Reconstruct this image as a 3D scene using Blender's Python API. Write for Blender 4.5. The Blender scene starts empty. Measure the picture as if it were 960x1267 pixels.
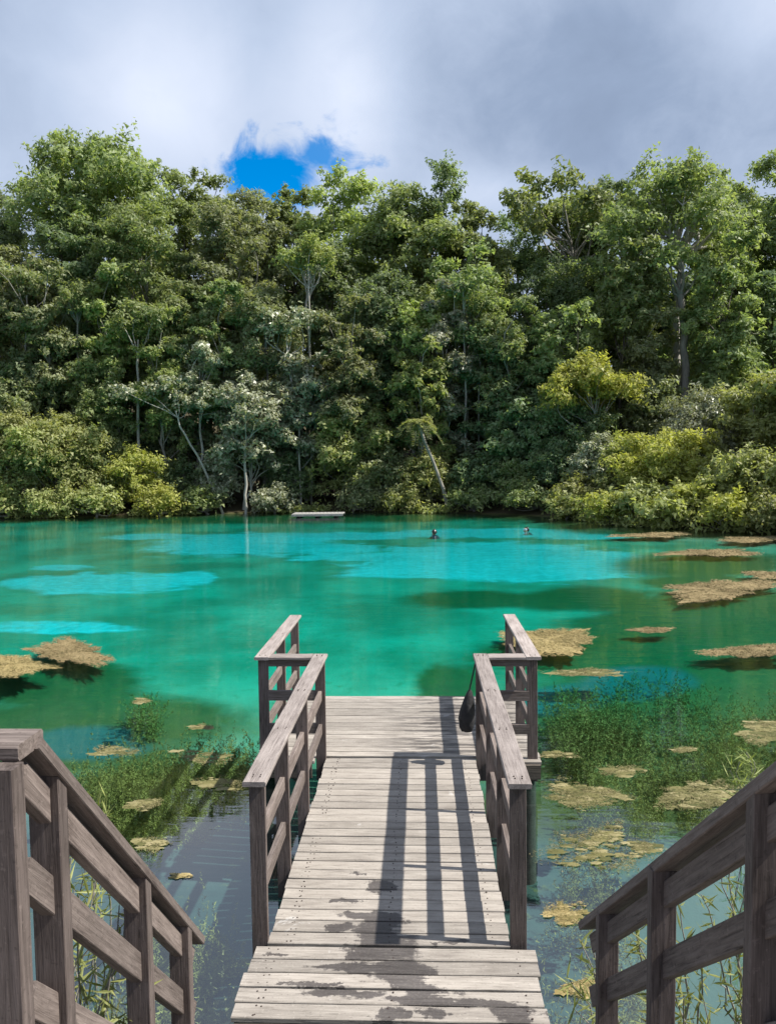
import bpy, math, random
import numpy as np
from mathutils import Vector, Matrix

scene = bpy.context.scene
COL = scene.collection
R = math.radians

# ------------------------------------------------------------------ camera
CAM_Z = 3.03
PITCH, YAW, ROLL, FPX = R(3.79), R(2.474), R(-0.675), 952.0
cam_data = bpy.data.cameras.new('camera')
cam_data.sensor_fit = 'HORIZONTAL'
cam_data.sensor_width = 36.0
cam_data.lens = 36.0 * FPX / 960.0
cam_data.clip_start = 0.05
cam_data.clip_end = 3000
cam = bpy.data.objects.new('camera', cam_data)
COL.objects.link(cam)
_r0 = Vector((math.cos(YAW), math.sin(YAW), 0))
_h0 = Vector((-math.sin(YAW), math.cos(YAW), 0))
_f = _h0 * math.cos(PITCH) + Vector((0, 0, -math.sin(PITCH)))
_u0 = _h0 * math.sin(PITCH) + Vector((0, 0, math.cos(PITCH)))
_r = _r0 * math.cos(ROLL) + _u0 * math.sin(ROLL)
_u = _u0 * math.cos(ROLL) - _r0 * math.sin(ROLL)
cam.matrix_world = Matrix(((_r.x, _u.x, -_f.x, 0), (_r.y, _u.y, -_f.y, 0), (_r.z, _u.z, -_f.z, CAM_Z), (0, 0, 0, 1)))
scene.camera = cam


def ray(u, v):
    return _f + _r * ((u - 480.0) / FPX) - _u * ((v - 633.5) / FPX)


def onz(u, v, z=0.0):
    d = ray(u, v)
    return Vector((0, 0, CAM_Z)) + d * ((z - CAM_Z) / d.z)


def aty(u, v, y):
    d = ray(u, v)
    return Vector((0, 0, CAM_Z)) + d * (y / d.y)


# ------------------------------------------------------------------ render settings
scene.render.engine = 'CYCLES'
cy = scene.cycles
cy.max_bounces = 7
cy.diffuse_bounces = 4
cy.glossy_bounces = 3
cy.transmission_bounces = 3
cy.transparent_max_bounces = 10
cy.caustics_reflective = False
cy.caustics_refractive = False
cy.sample_clamp_indirect = 4.0
cy.use_denoising = True
scene.view_settings.view_transform = 'Standard'
scene.view_settings.look = 'None'
scene.view_settings.gamma = 1.0
scene.view_settings.use_curve_mapping = False
scene.view_settings.exposure = 1.12

# ------------------------------------------------------------------ node helper
class NT:
    def __init__(self, tree):
        self.t = tree
        self.n = tree.nodes
        self.n.clear()

    def node(self, typ, props=None, **ins):
        nd = self.n.new(typ)
        for k, v in (props or {}).items():
            setattr(nd, k, v)
        for k, v in ins.items():
            self.set(nd, k, v)
        return nd

    def set(self, nd, k, v):
        key = int(k[1:]) if k[0] == 'i' and k[1:].isdigit() else k.replace('_', ' ')
        sock = nd.inputs[key]
        if isinstance(v, bpy.types.NodeSocket):
            self.t.links.new(v, sock)
        else:
            if sock.type == 'RGBA' and len(v) == 3:
                v = (*v, 1)
            sock.default_value = v

    def math(self, op, a, b=0.0, clamp=False, c=None):
        nd = self.n.new('ShaderNodeMath')
        nd.operation = op
        nd.use_clamp = clamp
        self.set(nd, 'i0', a)
        self.set(nd, 'i1', b)
        if c is not None:
            self.set(nd, 'i2', c)
        return nd.outputs[0]

    def vmath(self, op, a, b=None, scale=None):
        nd = self.n.new('ShaderNodeVectorMath')
        nd.operation = op
        self.set(nd, 'i0', a)
        if b is not None:
            self.set(nd, 'i1', b)
        if scale is not None:
            self.set(nd, 'Scale', scale)
        return nd.outputs['Value'] if op in ('LENGTH', 'DOT_PRODUCT', 'DISTANCE') else nd.outputs[0]

    def noise(self, vec, scale, detail=4.0, rough=0.55, dist=0.0, out=0):
        nd = self.node('ShaderNodeTexNoise', Scale=scale, Detail=detail, Roughness=rough, Distortion=dist)
        if vec is not None:
            self.set(nd, 'Vector', vec)
        return nd.outputs[out]

    def ramp(self, fac, stops, interp='LINEAR'):
        nd = self.n.new('ShaderNodeValToRGB')
        nd.color_ramp.interpolation = interp
        el = nd.color_ramp.elements
        while len(el) < len(stops):
            el.new(0.5)
        for e, (p, c) in zip(el, stops):
            e.position = p
            e.color = (*c, 1) if hasattr(c, '__len__') else (c, c, c, 1)
        self.set(nd, 'Fac', fac)
        return nd.outputs[0]

    def mix(self, fac, a, b, mode='MIX'):
        nd = self.n.new('ShaderNodeMix')
        nd.data_type = 'RGBA'
        nd.blend_type = mode
        for k, v in ((0, fac), (6, a), (7, b)):
            s = nd.inputs[k]
            if isinstance(v, bpy.types.NodeSocket):
                self.t.links.new(v, s)
            else:
                s.default_value = (*v, 1) if k and len(v) == 3 else v
        return nd.outputs[2]

    def maprange(self, v, a, b, c=0.0, d=1.0, smooth=True):
        nd = self.n.new('ShaderNodeMapRange')
        nd.interpolation_type = 'SMOOTHSTEP' if smooth else 'LINEAR'
        for i, x in enumerate((v, a, b, c, d)):
            self.set(nd, 'i%d' % i, x)
        return nd.outputs[0]


def new_mat(name):
    m = bpy.data.materials.new(name)
    m.use_nodes = True
    return m, NT(m.node_tree)


def out_surface(n, shader):
    o = n.n.new('ShaderNodeOutputMaterial')
    n.t.links.new(shader, o.inputs['Surface'])
    return o


# ------------------------------------------------------------------ world: cloudy sky with one blue gap
SUN_EL = R(52.0)
SUN_AZ = R(95.0)          # measured from +Y towards +X: the sun stands to the right of the dock
world = bpy.data.worlds.new('World')
scene.world = world
world.use_nodes = True
W = NT(world.node_tree)
sky = W.node('ShaderNodeTexSky', {'sky_type': 'NISHITA'})
sky.sun_disc = False
sky.sun_elevation = SUN_EL
sky.sun_rotation = SUN_AZ
sky.altitude = 300
sky.air_density = 1.0
sky.dust_density = 0.3
sky.ozone_density = 3.0
direction = W.n.new('ShaderNodeTexCoord').outputs['Generated']
sep = W.n.new('ShaderNodeSeparateXYZ')
W.t.links.new(direction, sep.inputs[0])
zz = W.math('ADD', W.math('MAXIMUM', sep.outputs[2], 0.0), 0.75)
comb = W.n.new('ShaderNodeCombineXYZ')
W.set(comb, 'i0', W.math('DIVIDE', sep.outputs[0], zz))
W.set(comb, 'i1', W.math('DIVIDE', sep.outputs[1], zz))
plane = comb.outputs[0]
n_big = W.noise(plane, 2.2, 7.0, 0.55, 0.4)
n_fine = W.noise(plane, 9.0, 9.0, 0.62, 0.5)


def dir_blob(u, v, ru, rv, wob):
    """Soft blob in the sky around the direction of a picture point: 1 at the centre, 0 outside."""
    c = ray(u, v).normalized()
    right = _r0
    up = right.cross(c).normalized()
    dv = W.vmath('SUBTRACT', direction, tuple(c))
    a = W.math('DIVIDE', W.vmath('DOT_PRODUCT', dv, tuple(right)), ru / FPX)
    b = W.math('DIVIDE', W.vmath('DOT_PRODUCT', dv, tuple(up)), rv / FPX)
    d = W.math('SQRT', W.math('ADD', W.math('MULTIPLY', a, a), W.math('MULTIPLY', b, b)))
    if wob:
        d = W.math('ADD', d, W.math('MULTIPLY', W.math('SUBTRACT', n_fine, 0.5), wob))
    return d


light = W.math('ADD', W.math('MULTIPLY', W.math('SUBTRACT', n_big, 0.5), 0.42), 0.50)
light = W.math('ADD', light, W.math('MULTIPLY', W.math('SUBTRACT', n_fine, 0.5), 0.22))
light = W.math('ADD', light, W.math('MULTIPLY', W.math('SUBTRACT', W.noise(plane, 16.0, 8.0, 0.6, 0.6), 0.5), 0.10))
for (u, v, ru, rv, amt) in ((200, 115, 150, 140, 0.30), (430, 120, 90, 130, 0.26), (720, 105, 290, 140, -0.22),
                            (960, 10, 110, 90, 0.2), (620, 235, 120, 40, 0.14), (60, 20, 200, 110, -0.04),
                            (310, 60, 60, 110, -0.05)):
    g = W.maprange(dir_blob(u, v, ru, rv, 0.5), 0.0, 1.15, amt, 0.0)
    light = W.math('ADD', light, g)
cloud = W.ramp(light, ((0.0, (0.095, 0.125, 0.185)), (0.30, (0.160, 0.205, 0.290)), (0.55, (0.275, 0.325, 0.42)), (0.85, (0.43, 0.465, 0.545)), (1.0, (0.51, 0.54, 0.60))))
n_mid = W.noise(plane, 15.0, 10.0, 0.62, 1.0)
n_wisp = W.noise(plane, 30.0, 8.0, 0.6, 0.6)


def ragged(d, amt):
    d = W.math('ADD', d, W.math('MULTIPLY', W.math('SUBTRACT', n_mid, 0.5), amt))
    return W.math('ADD', d, W.math('MULTIPLY', W.math('SUBTRACT', n_wisp, 0.5), amt * 0.5))


hole = W.maprange(ragged(dir_blob(338, 212, 64, 46, 0.0), 1.8), 0.40, 1.08, 1.0, 0.0)
hole2 = W.maprange(ragged(dir_blob(394, 190, 62, 32, 0.0), 2.6), 0.20, 1.10, 0.9, 0.0)
hole = W.math('MAXIMUM', hole, hole2)
n_gap = W.maprange(n_big, 0.70, 0.80, 0.0, 0.6)
hole = W.math('MAXIMUM', hole, n_gap)
blue = W.node('ShaderNodeHueSaturation', Saturation=1.75, Value=0.8)
W.set(blue, 'Color', sky.outputs[0])
blue_c = W.mix(1.0, blue.outputs[0], (0.25, 1.25, 1.25), 'MULTIPLY')
bg_sky = W.node('ShaderNodeBackground', Strength=0.09)
W.set(bg_sky, 'Color', blue_c)
bg_cloud = W.node('ShaderNodeBackground', Strength=0.93)
W.set(bg_cloud, 'Color', cloud)
mx = W.n.new('ShaderNodeMixShader')
W.set(mx, 'i0', hole)
W.t.links.new(bg_cloud.outputs[0], mx.inputs[1])
W.t.links.new(bg_sky.outputs[0], mx.inputs[2])
wo = W.n.new('ShaderNodeOutputWorld')
W.t.links.new(mx.outputs[0], wo.inputs['Surface'])

# ------------------------------------------------------------------ sun
sun_data = bpy.data.lights.new('sun', 'SUN')
sun_data.energy = 3.9
sun_data.angle = R(0.7)
sun_data.color = (1.0, 0.95, 0.86)
sun = bpy.data.objects.new('sun', sun_data)
COL.objects.link(sun)
to_sun = Vector((math.sin(SUN_AZ) * math.cos(SUN_EL), math.cos(SUN_AZ) * math.cos(SUN_EL), math.sin(SUN_EL)))
sun.rotation_euler = to_sun.to_track_quat('Z', 'Y').to_euler()
sun.location = (20, -5, 40)

# ------------------------------------------------------------------ object helpers
def mesh_np(name, verts, faces_list, mat, smooth=False):
    """faces_list: list of integer arrays, each (n, k)."""
    me = bpy.data.meshes.new(name)
    verts = np.ascontiguousarray(verts, dtype=np.float32)
    me.vertices.add(len(verts))
    me.vertices.foreach_set('co', verts.ravel())
    loops, starts, tot = [], [], 0
    for f in faces_list:
        f = np.asarray(f, dtype=np.int32)
        if f.size == 0:
            continue
        loops.append(f.ravel())
        starts.append(np.arange(len(f), dtype=np.int32) * f.shape[1] + tot)
        tot += f.size
    loops = np.concatenate(loops)
    starts = np.concatenate(starts)
    me.loops.add(len(loops))
    me.loops.foreach_set('vertex_index', loops)
    me.polygons.add(len(starts))
    me.polygons.foreach_set('loop_start', starts)
    me.polygons.foreach_set('use_smooth', np.full(len(starts), bool(smooth)))
    me.update(calc_edges=True)
    if mat is not None:
        me.materials.append(mat)
    return me


def link(name, me, parent=None, loc=None):
    o = bpy.data.objects.new(name, me)
    COL.objects.link(o)
    if parent is not None:
        o.parent = parent
    if loc is not None:
        o.location = loc
    return o


def tag(o, label, cat, group=None):
    o['label'] = label
    o['category'] = cat
    if group:
        o['group'] = group
    return o


def thing(name, label, cat, loc=(0, 0, 0), group=None):
    o = bpy.data.objects.new(name, None)
    o.empty_display_size = 0.2
    COL.objects.link(o)
    o.location = loc
    return tag(o, label, cat, group)


def beam_mesh(name, L, w, h, mat, bev=0.005, segs=1, wob=0.0, rng=None):
    """Chamfered plank along local X, centred."""
    y, z = w / 2, h / 2
    b = min(bev, y * 0.6, z * 0.6)
    prof = [(-y + b, -z), (y - b, -z), (y, -z + b), (y, z - b), (y - b, z), (-y + b, z), (-y, z - b), (-y, -z + b)]
    vs, fs = [], []
    for i in range(segs + 1):
        x = -L / 2 + L * i / segs
        oy = oz = 0.0
        if wob and rng is not None:
            oy, oz = rng.uniform(-wob, wob), rng.uniform(-wob, wob)
        for (a, c) in prof:
            vs.append((x, a + oy, c + oz))
    q = []
    for i in range(segs):
        for k in range(8):
            k2 = (k + 1) % 8
            q.append((i * 8 + k, i * 8 + k2, (i + 1) * 8 + k2, (i + 1) * 8 + k))
    ends = [tuple(reversed(range(8))), tuple(range(segs * 8, segs * 8 + 8))]
    return mesh_np(name, np.array(vs)[:, :], [np.array(q)[:, ::-1], np.array(ends)[:, ::-1]], mat)


def beam(name, p0, p1, w, h, mat, parent, up=(0, 0, 1), bev=0.005, segs=1, wob=0.0, rng=None):
    p0, p1 = Vector(p0), Vector(p1)
    d = p1 - p0
    L = d.length
    x = d.normalized()
    y = Vector(up).cross(x).normalized()
    z = x.cross(y)
    me = beam_mesh(name, L, w, h, mat, bev, segs, wob, rng)
    o = link(name, me, parent)
    c = (p0 + p1) / 2
    o.matrix_basis = Matrix(((x.x, y.x, z.x, c.x), (x.y, y.y, z.y, c.y), (x.z, y.z, z.z, c.z), (0, 0, 0, 1)))
    return o


def tube(points, radii, sides=7, cap=True):
    pts = np.asarray(points, float)
    n = len(pts)
    tan = np.gradient(pts, axis=0)
    tan /= np.linalg.norm(tan, axis=1)[:, None] + 1e-9
    ref = np.array([0.3, 0.9, 0.1])
    vs = []
    for i in range(n):
        a = np.cross(tan[i], ref)
        if np.linalg.norm(a) < 1e-3:
            a = np.cross(tan[i], [1, 0, 0])
        a /= np.linalg.norm(a)
        b = np.cross(tan[i], a)
        ang = np.arange(sides) * 2 * math.pi / sides
        vs.append(pts[i] + radii[i] * (np.cos(ang)[:, None] * a + np.sin(ang)[:, None] * b))
    vs = np.concatenate(vs)
    q = []
    for i in range(n - 1):
        for k in range(sides):
            k2 = (k + 1) % sides
            q.append((i * sides + k, i * sides + k2, (i + 1) * sides + k2, (i + 1) * sides + k))
    return vs, np.array(q, dtype=np.int32)


def leaf_tris(P, N, D, L, Wd):
    """Small pointed leaves, one triangle each, for crowns seen from afar."""
    N = norm(N)
    D = norm(D - N * np.sum(D * N, axis=1, keepdims=True))
    S = np.cross(N, D)
    L = np.asarray(L).reshape(-1, 1)
    Wd = np.asarray(Wd).reshape(-1, 1)
    v = np.stack([P - D * L * 0.4 + S * Wd * 0.5, P + D * L * 0.6, P - D * L * 0.4 - S * Wd * 0.5], axis=1).reshape(-1, 3)
    return v, np.arange(len(P) * 3, dtype=np.int32).reshape(-1, 3)


class Acc:
    """Collects vertex and quad arrays into one mesh."""
    def __init__(self):
        self.v, self.q, self.n = [], [], 0

    def add(self, v, q):
        self.v.append(np.asarray(v, float))
        self.q.append(np.asarray(q, dtype=np.int32) + self.n)
        self.n += len(v)

    def build(self, name, mat, smooth=False):
        return mesh_np(name, np.concatenate(self.v), [np.concatenate(self.q)], mat, smooth)


def norm(a):
    return a / (np.linalg.norm(a, axis=-1, keepdims=True) + 1e-9)


def leaf_quads(P, N, D, L, Wd, fold=0.18):
    """Folded rhombus leaves; P centres, N normals, D tip directions."""
    N = norm(N)
    D = norm(D - N * np.sum(D * N, axis=1, keepdims=True))
    S = np.cross(N, D)
    L = np.asarray(L).reshape(-1, 1)
    Wd = np.asarray(Wd).reshape(-1, 1)
    v0 = P - D * L * 0.5
    v2 = P + D * L * 0.5
    v1 = P + S * Wd * 0.5 - N * Wd * fold - D * L * 0.08
    v3 = P - S * Wd * 0.5 - N * Wd * fold - D * L * 0.08
    v = np.stack([v0, v1, v2, v3], axis=1).reshape(-1, 3)
    q = np.arange(len(P) * 4, dtype=np.int32).reshape(-1, 4)
    return v, q


# ------------------------------------------------------------------ materials
def foliage(name, c_dark, c_light, trans=0.47, gloss=0.3, rough=0.5):
    m, n = new_mat(name)
    geo = n.n.new('ShaderNodeNewGeometry')
    tc = n.n.new('ShaderNodeTexCoord')
    obj = n.n.new('ShaderNodeObjectInfo')
    isl = geo.outputs['Random Per Island']
    big = n.noise(tc.outputs['Object'], 0.55, 3.0, 0.6)
    f = n.math('ADD', n.math('MULTIPLY', isl, 0.55), n.math('MULTIPLY', n.math('SUBTRACT', big, 0.5), 1.5))
    f = n.math('ADD', f, 0.22, clamp=True)
    col = n.mix(f, c_dark, c_light)
    # a few yellowed leaves
    old = n.math('GREATER_THAN', n.math('FRACT', n.math('MULTIPLY', isl, 37.7)), 0.965)
    col = n.mix(n.math('MULTIPLY', old, 0.45), col, (0.22, 0.19, 0.06))
    hs = n.node('ShaderNodeHueSaturation', Saturation=0.88)
    n.set(hs, 'Color', col)
    n.set(hs, 'Value', n.math('ADD', n.math('MULTIPLY', obj.outputs['Random'], 0.34), 0.90))
    n.set(hs, 'Hue', n.math('ADD', n.math('MULTIPLY', obj.outputs['Random'], 0.022), 0.484))
    col = hs.outputs[0]
    p = n.node('ShaderNodeBsdfPrincipled', Roughness=rough)
    n.set(p, 'Base Color', col)
    n.set(p, 'Specular IOR Level', gloss)
    tr = n.n.new('ShaderNodeBsdfTranslucent')
    n.set(tr, 'Color', n.mix(1.0, col, (1.25, 1.3, 0.6), 'MULTIPLY'))
    mx = n.n.new('ShaderNodeMixShader')
    n.set(mx, 'i0', trans)
    n.t.links.new(p.outputs[0], mx.inputs[1])
    n.t.links.new(tr.outputs[0], mx.inputs[2])
    out_surface(n, mx.outputs[0])
    return m


FOL = {
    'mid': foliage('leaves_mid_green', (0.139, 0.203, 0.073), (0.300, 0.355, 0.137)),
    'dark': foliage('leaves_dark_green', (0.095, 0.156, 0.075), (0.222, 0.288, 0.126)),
    'olive': foliage('leaves_olive', (0.145, 0.173, 0.077), (0.299, 0.335, 0.168)),
    'yellow': foliage('leaves_yellow_green', (0.225, 0.258, 0.048), (0.464, 0.478, 0.091)),
    'grey': foliage('leaves_grey_green', (0.169, 0.190, 0.112), (0.378, 0.397, 0.262), 0.3, 0.6, 0.4),
    'bright': foliage('leaves_fresh_green', (0.189, 0.260, 0.078), (0.344, 0.397, 0.127)),
    'bank': foliage('leaves_bank_plants', (0.186, 0.222, 0.071), (0.397, 0.418, 0.152)),
    'willow': foliage('leaves_willow', (0.130, 0.170, 0.040), (0.300, 0.330, 0.080), 0.35),
}


def bark_mat(name, a, b):
    m, n = new_mat(name)
    tc = n.n.new('ShaderNodeTexCoord')
    mp = n.node('ShaderNodeMapping')
    n.set(mp, 'Vector', tc.outputs['Object'])
    mp.inputs['Scale'].default_value = (1, 1, 0.25)
    f = n.noise(mp.outputs[0], 6.0, 5.0, 0.7)
    col = n.ramp(f, ((0.3, a), (0.7, b)))
    p = n.node('ShaderNodeBsdfPrincipled', Roughness=0.85)
    n.set(p, 'Base Color', col)
    bm = n.node('ShaderNodeBump', Strength=0.5, Distance=0.03)
    n.set(bm, 'Height', f)
    n.set(p, 'Normal', bm.outputs[0])
    out_surface(n, p.outputs[0])
    return m


BARK = {'dark': bark_mat('bark_brown', (0.06, 0.05, 0.04), (0.16, 0.14, 0.115)),
        'grey': bark_mat('bark_grey', (0.14, 0.13, 0.112), (0.30, 0.28, 0.25)),
        'pale': bark_mat('bark_pale', (0.22, 0.21, 0.18), (0.45, 0.43, 0.39))}


def wood_mat(name, c1, c2, deck=False, stains=()):
    m, n = new_mat(name)
    tc = n.n.new('ShaderNodeTexCoord')
    obj = n.n.new('ShaderNodeObjectInfo')
    geo = n.n.new('ShaderNodeNewGeometry')
    pos = geo.outputs['Position']
    rnd = obj.outputs['Random']
    mp = n.node('ShaderNodeMapping')
    n.set(mp, 'Vector', tc.outputs['Object'])
    mp.inputs['Scale'].default_value = (2.6, 48, 48)
    off = n.n.new('ShaderNodeCombineXYZ')
    n.set(off, 'i0', n.math('MULTIPLY', rnd, 53.0))
    n.set(off, 'i1', n.math('MULTIPLY', rnd, 17.0))
    n.set(mp, 'Location', off.outputs[0])
    grain = n.noise(mp.outputs[0], 2.2, 6.0, 0.65, 0.5)
    mp2 = n.node('ShaderNodeMapping')
    n.set(mp2, 'Vector', tc.outputs['Object'])
    mp2.inputs['Scale'].default_value = (1.5, 5, 5)
    n.set(mp2, 'Location', off.outputs[0])
    blot = n.noise(mp2.outputs[0], 2.0, 4.0, 0.6)
    speck = n.noise(pos, 60.0, 3.0, 0.6)
    f = n.math('ADD', n.math('MULTIPLY', grain, 0.6), n.math('MULTIPLY', blot, 0.4))
    col = n.ramp(f, ((0.36, c1), (0.60, c2)))
    val = n.math('ADD', n.math('MULTIPLY', rnd, 0.36), 0.80)
    col = n.mix(1.0, col, val, 'MULTIPLY')
    # thin dark cracks along the grain and pale worn specks
    crack = n.maprange(grain, 0.32, 0.39, 0.5, 0.0)
    col = n.mix(crack, col, tuple(x * 0.35 for x in c1))
    col = n.mix(n.maprange(speck, 0.60, 0.72, 0.0, 0.35), col, tuple(min(1, x * 1.35) for x in c2))
    col = n.mix(n.maprange(speck, 0.40, 0.30, 0.0, 0.4), col, tuple(x * 0.55 for x in c1))
    rough = 0.82
    if deck:
        wob = n.noise(pos, 6.0, 7.0, 0.72, 0.0, out=1)
        wv = n.vmath('MULTIPLY', n.vmath('SUBTRACT', wob, (0.5, 0.5, 0.5)), (0.50, 0.17, 0.0))
        # each board takes the water a little differently
        jog = n.n.new('ShaderNodeCombineXYZ')
        n.set(jog, 'i0', n.math('MULTIPLY', n.math('SUBTRACT', rnd, 0.5), 0.07))
        q = n.vmath('ADD', n.vmath('ADD', pos, wv), jog.outputs[0])
        dmin = None
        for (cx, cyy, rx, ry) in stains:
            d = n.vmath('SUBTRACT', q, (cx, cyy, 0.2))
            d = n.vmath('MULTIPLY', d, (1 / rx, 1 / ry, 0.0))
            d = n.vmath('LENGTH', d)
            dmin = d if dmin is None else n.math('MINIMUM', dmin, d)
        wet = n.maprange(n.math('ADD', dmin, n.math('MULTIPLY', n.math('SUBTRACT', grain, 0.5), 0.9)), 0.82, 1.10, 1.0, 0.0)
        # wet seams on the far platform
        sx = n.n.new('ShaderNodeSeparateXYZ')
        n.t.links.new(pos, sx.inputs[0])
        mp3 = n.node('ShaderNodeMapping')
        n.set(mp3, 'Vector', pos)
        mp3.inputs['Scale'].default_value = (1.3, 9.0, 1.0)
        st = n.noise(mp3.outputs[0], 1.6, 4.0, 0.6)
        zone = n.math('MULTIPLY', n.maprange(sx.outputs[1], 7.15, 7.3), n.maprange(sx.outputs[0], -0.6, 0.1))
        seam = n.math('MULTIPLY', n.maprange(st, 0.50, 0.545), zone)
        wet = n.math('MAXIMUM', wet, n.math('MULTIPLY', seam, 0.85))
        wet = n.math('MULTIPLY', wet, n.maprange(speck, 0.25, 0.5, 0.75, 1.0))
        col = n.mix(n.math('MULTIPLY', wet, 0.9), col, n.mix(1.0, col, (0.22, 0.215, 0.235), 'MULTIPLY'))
        # pale scuffs
        sc = n.noise(pos, 3.2, 5.0, 0.7, 1.2)
        scuff = n.maprange(sc, 0.64, 0.70, 0.0, 0.35)
        col = n.mix(n.math('MULTIPLY', scuff, n.math('SUBTRACT', 1.0, wet)), col, (0.62, 0.61, 0.6))
        rough = n.math('SUBTRACT', 0.82, n.math('MULTIPLY', wet, 0.42))
    p = n.node('ShaderNodeBsdfPrincipled')
    n.set(p, 'Roughness', rough)
    n.set(p, 'Base Color', col)
    n.set(p, 'Specular IOR Level', 0.3)
    bm = n.node('ShaderNodeBump', Strength=0.6, Distance=0.006)
    n.set(bm, 'Height', grain)
    n.set(p, 'Normal', bm.outputs[0])
    out_surface(n, p.outputs[0])
    return m


def px_stain(u, v, hu, hv, z=0.2):
    c = onz(u, v, z)
    a = onz(u + hu, v, z)
    b = onz(u, v - hv, z)
    return (c.x, c.y, (a - c).length, max(abs(b.y - c.y), 0.015))


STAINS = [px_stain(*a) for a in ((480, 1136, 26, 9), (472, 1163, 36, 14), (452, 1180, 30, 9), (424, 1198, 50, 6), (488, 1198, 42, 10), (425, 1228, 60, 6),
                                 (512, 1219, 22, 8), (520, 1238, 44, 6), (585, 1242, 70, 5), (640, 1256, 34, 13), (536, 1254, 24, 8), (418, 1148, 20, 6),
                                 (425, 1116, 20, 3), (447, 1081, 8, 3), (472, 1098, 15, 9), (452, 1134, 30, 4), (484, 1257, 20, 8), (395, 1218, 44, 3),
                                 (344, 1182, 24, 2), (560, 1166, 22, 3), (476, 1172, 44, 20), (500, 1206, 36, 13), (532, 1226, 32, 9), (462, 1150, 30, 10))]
M_DECK = wood_mat('weathered_deck_wood', (0.195, 0.172, 0.152), (0.345, 0.312, 0.278), True, STAINS)
M_RAIL = wood_mat('weathered_rail_wood', (0.080, 0.062, 0.055), (0.205, 0.168, 0.152))
M_CAP = wood_mat('sun_bleached_cap_wood', (0.165, 0.137, 0.126), (0.350, 0.305, 0.285))
M_POST = wood_mat('stained_post_wood', (0.060, 0.046, 0.041), (0.168, 0.135, 0.124))
M_BEAM = wood_mat('damp_beam_wood', (0.06, 0.05, 0.042), (0.13, 0.11, 0.09))

# ------------------------------------------------------------------ pond outline and ground
SHORE = np.array([(-40, 9), (-24, 5.0), (-12, 3.1), (-4, 2.4), (-1.6, 2.1), (0, 1.9), (1.6, 2.1), (3, 2.4), (6, 3.4), (10, 6), (15, 10), (19, 16), (20, 22),
                  (17.5, 27.4), (14, 30.9), (11.4, 32.6), (8.9, 35.2), (7.2, 40.3), (4.5, 43.1), (1.5, 44.6), (-1, 45.3), (-6, 46.6), (-10.7, 45.9),
                  (-14.4, 45.0), (-19.6, 43.6), (-24.4, 43.4), (-31, 42.2), (-38, 38), (-43, 30), (-45, 20)], float)


def shore_sd(x, y):
    """Signed distance to the pond outline, positive inside the water."""
    P = np.stack([x, y], -1)
    A = SHORE
    B = np.roll(SHORE, -1, 0)
    best = np.full(x.shape, 1e9)
    inside = np.zeros(x.shape, bool)
    for a, b in zip(A, B):
        ab = b - a
        t = np.clip(((P - a) @ ab) / (ab @ ab), 0, 1)
        d = np.linalg.norm(P - a - t[..., None] * ab, axis=-1)
        best = np.minimum(best, d)
        cross = ((a[1] > y) != (b[1] > y)) & (x < (b[0] - a[0]) * (y - a[1]) / (b[1] - a[1] + 1e-12) + a[0])
        inside ^= cross
    return np.where(inside, best, -best)


def sstep(a, b, x):
    t = np.clip((x - a) / (b - a), 0, 1)
    return t * t * (3 - 2 * t)


def wav(x, y, s, seed):
    r = np.random.RandomState(seed)
    o = 0
    for i in range(5):
        a = r.rand() * 6.28
        k = s * (1 + i * 0.7)
        o = o + np.sin((x * math.cos(a) + y * math.sin(a)) * k + r.rand() * 6.28) / (1 + i * 0.6)
    return o / 3.0


def bed_depth(y):
    return 1.00 + (0.15 - 1.00) * sstep(6.8, 12.5, y)


def ground_z(x, y):
    sd = shore_sd(x, y) + 0.35 * wav(x, y, 1.1, 3)
    water = -bed_depth(y) * sstep(0.0, 2.6, sd) - 0.02
    water = water + (0.015 + 0.05 * sstep(11, 7, y)) * wav(x, y, 1.7, 7) * sstep(0.5, 3, sd)
    land = 0.10 + 0.5 * sstep(0, 3, -sd) + 13.0 * sstep(12, 55, -sd) * sstep(30, 60, y) + 0.05 * np.clip(-sd - 3, 0, 40) + 0.12 * wav(x, y, 0.6, 9) * sstep(0, 3, -sd)
    near = sstep(2.2, -2.0, y) * sstep(0, 1.5, -sd)
    land = land + 0.25 * near
    return np.where(sd > 0, water, land * sstep(-0.25, 0.6, -sd) + 0.0)


def grid_axis(lo, hi, step, outer):
    core = np.arange(lo, hi + step * 0.5, step)
    left = lo - np.array(outer[::-1])
    right = hi + np.array(outer)
    return np.concatenate([left, core, right])


def blob_field(x, y, blobs, z):
    f = np.full(x.shape, -1.0)
    for (u, v, hu, hv) in blobs:
        c = onz(u, v, z)
        t = onz(u, v - hv, z)
        b = onz(u, v + hv, z)
        rt = onz(u + hu, v, z)
        rx = (rt - c).length
        dy = y - c.y
        ry = np.where(dy > 0, t.y - c.y, c.y - b.y)
        shear = (t.x - b.x) / (t.y - b.y)
        d = np.sqrt(((x - c.x - shear * dy) / rx) ** 2 + (dy / ry) ** 2)
        f = np.maximum(f, 1 - d)
    return f


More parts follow.
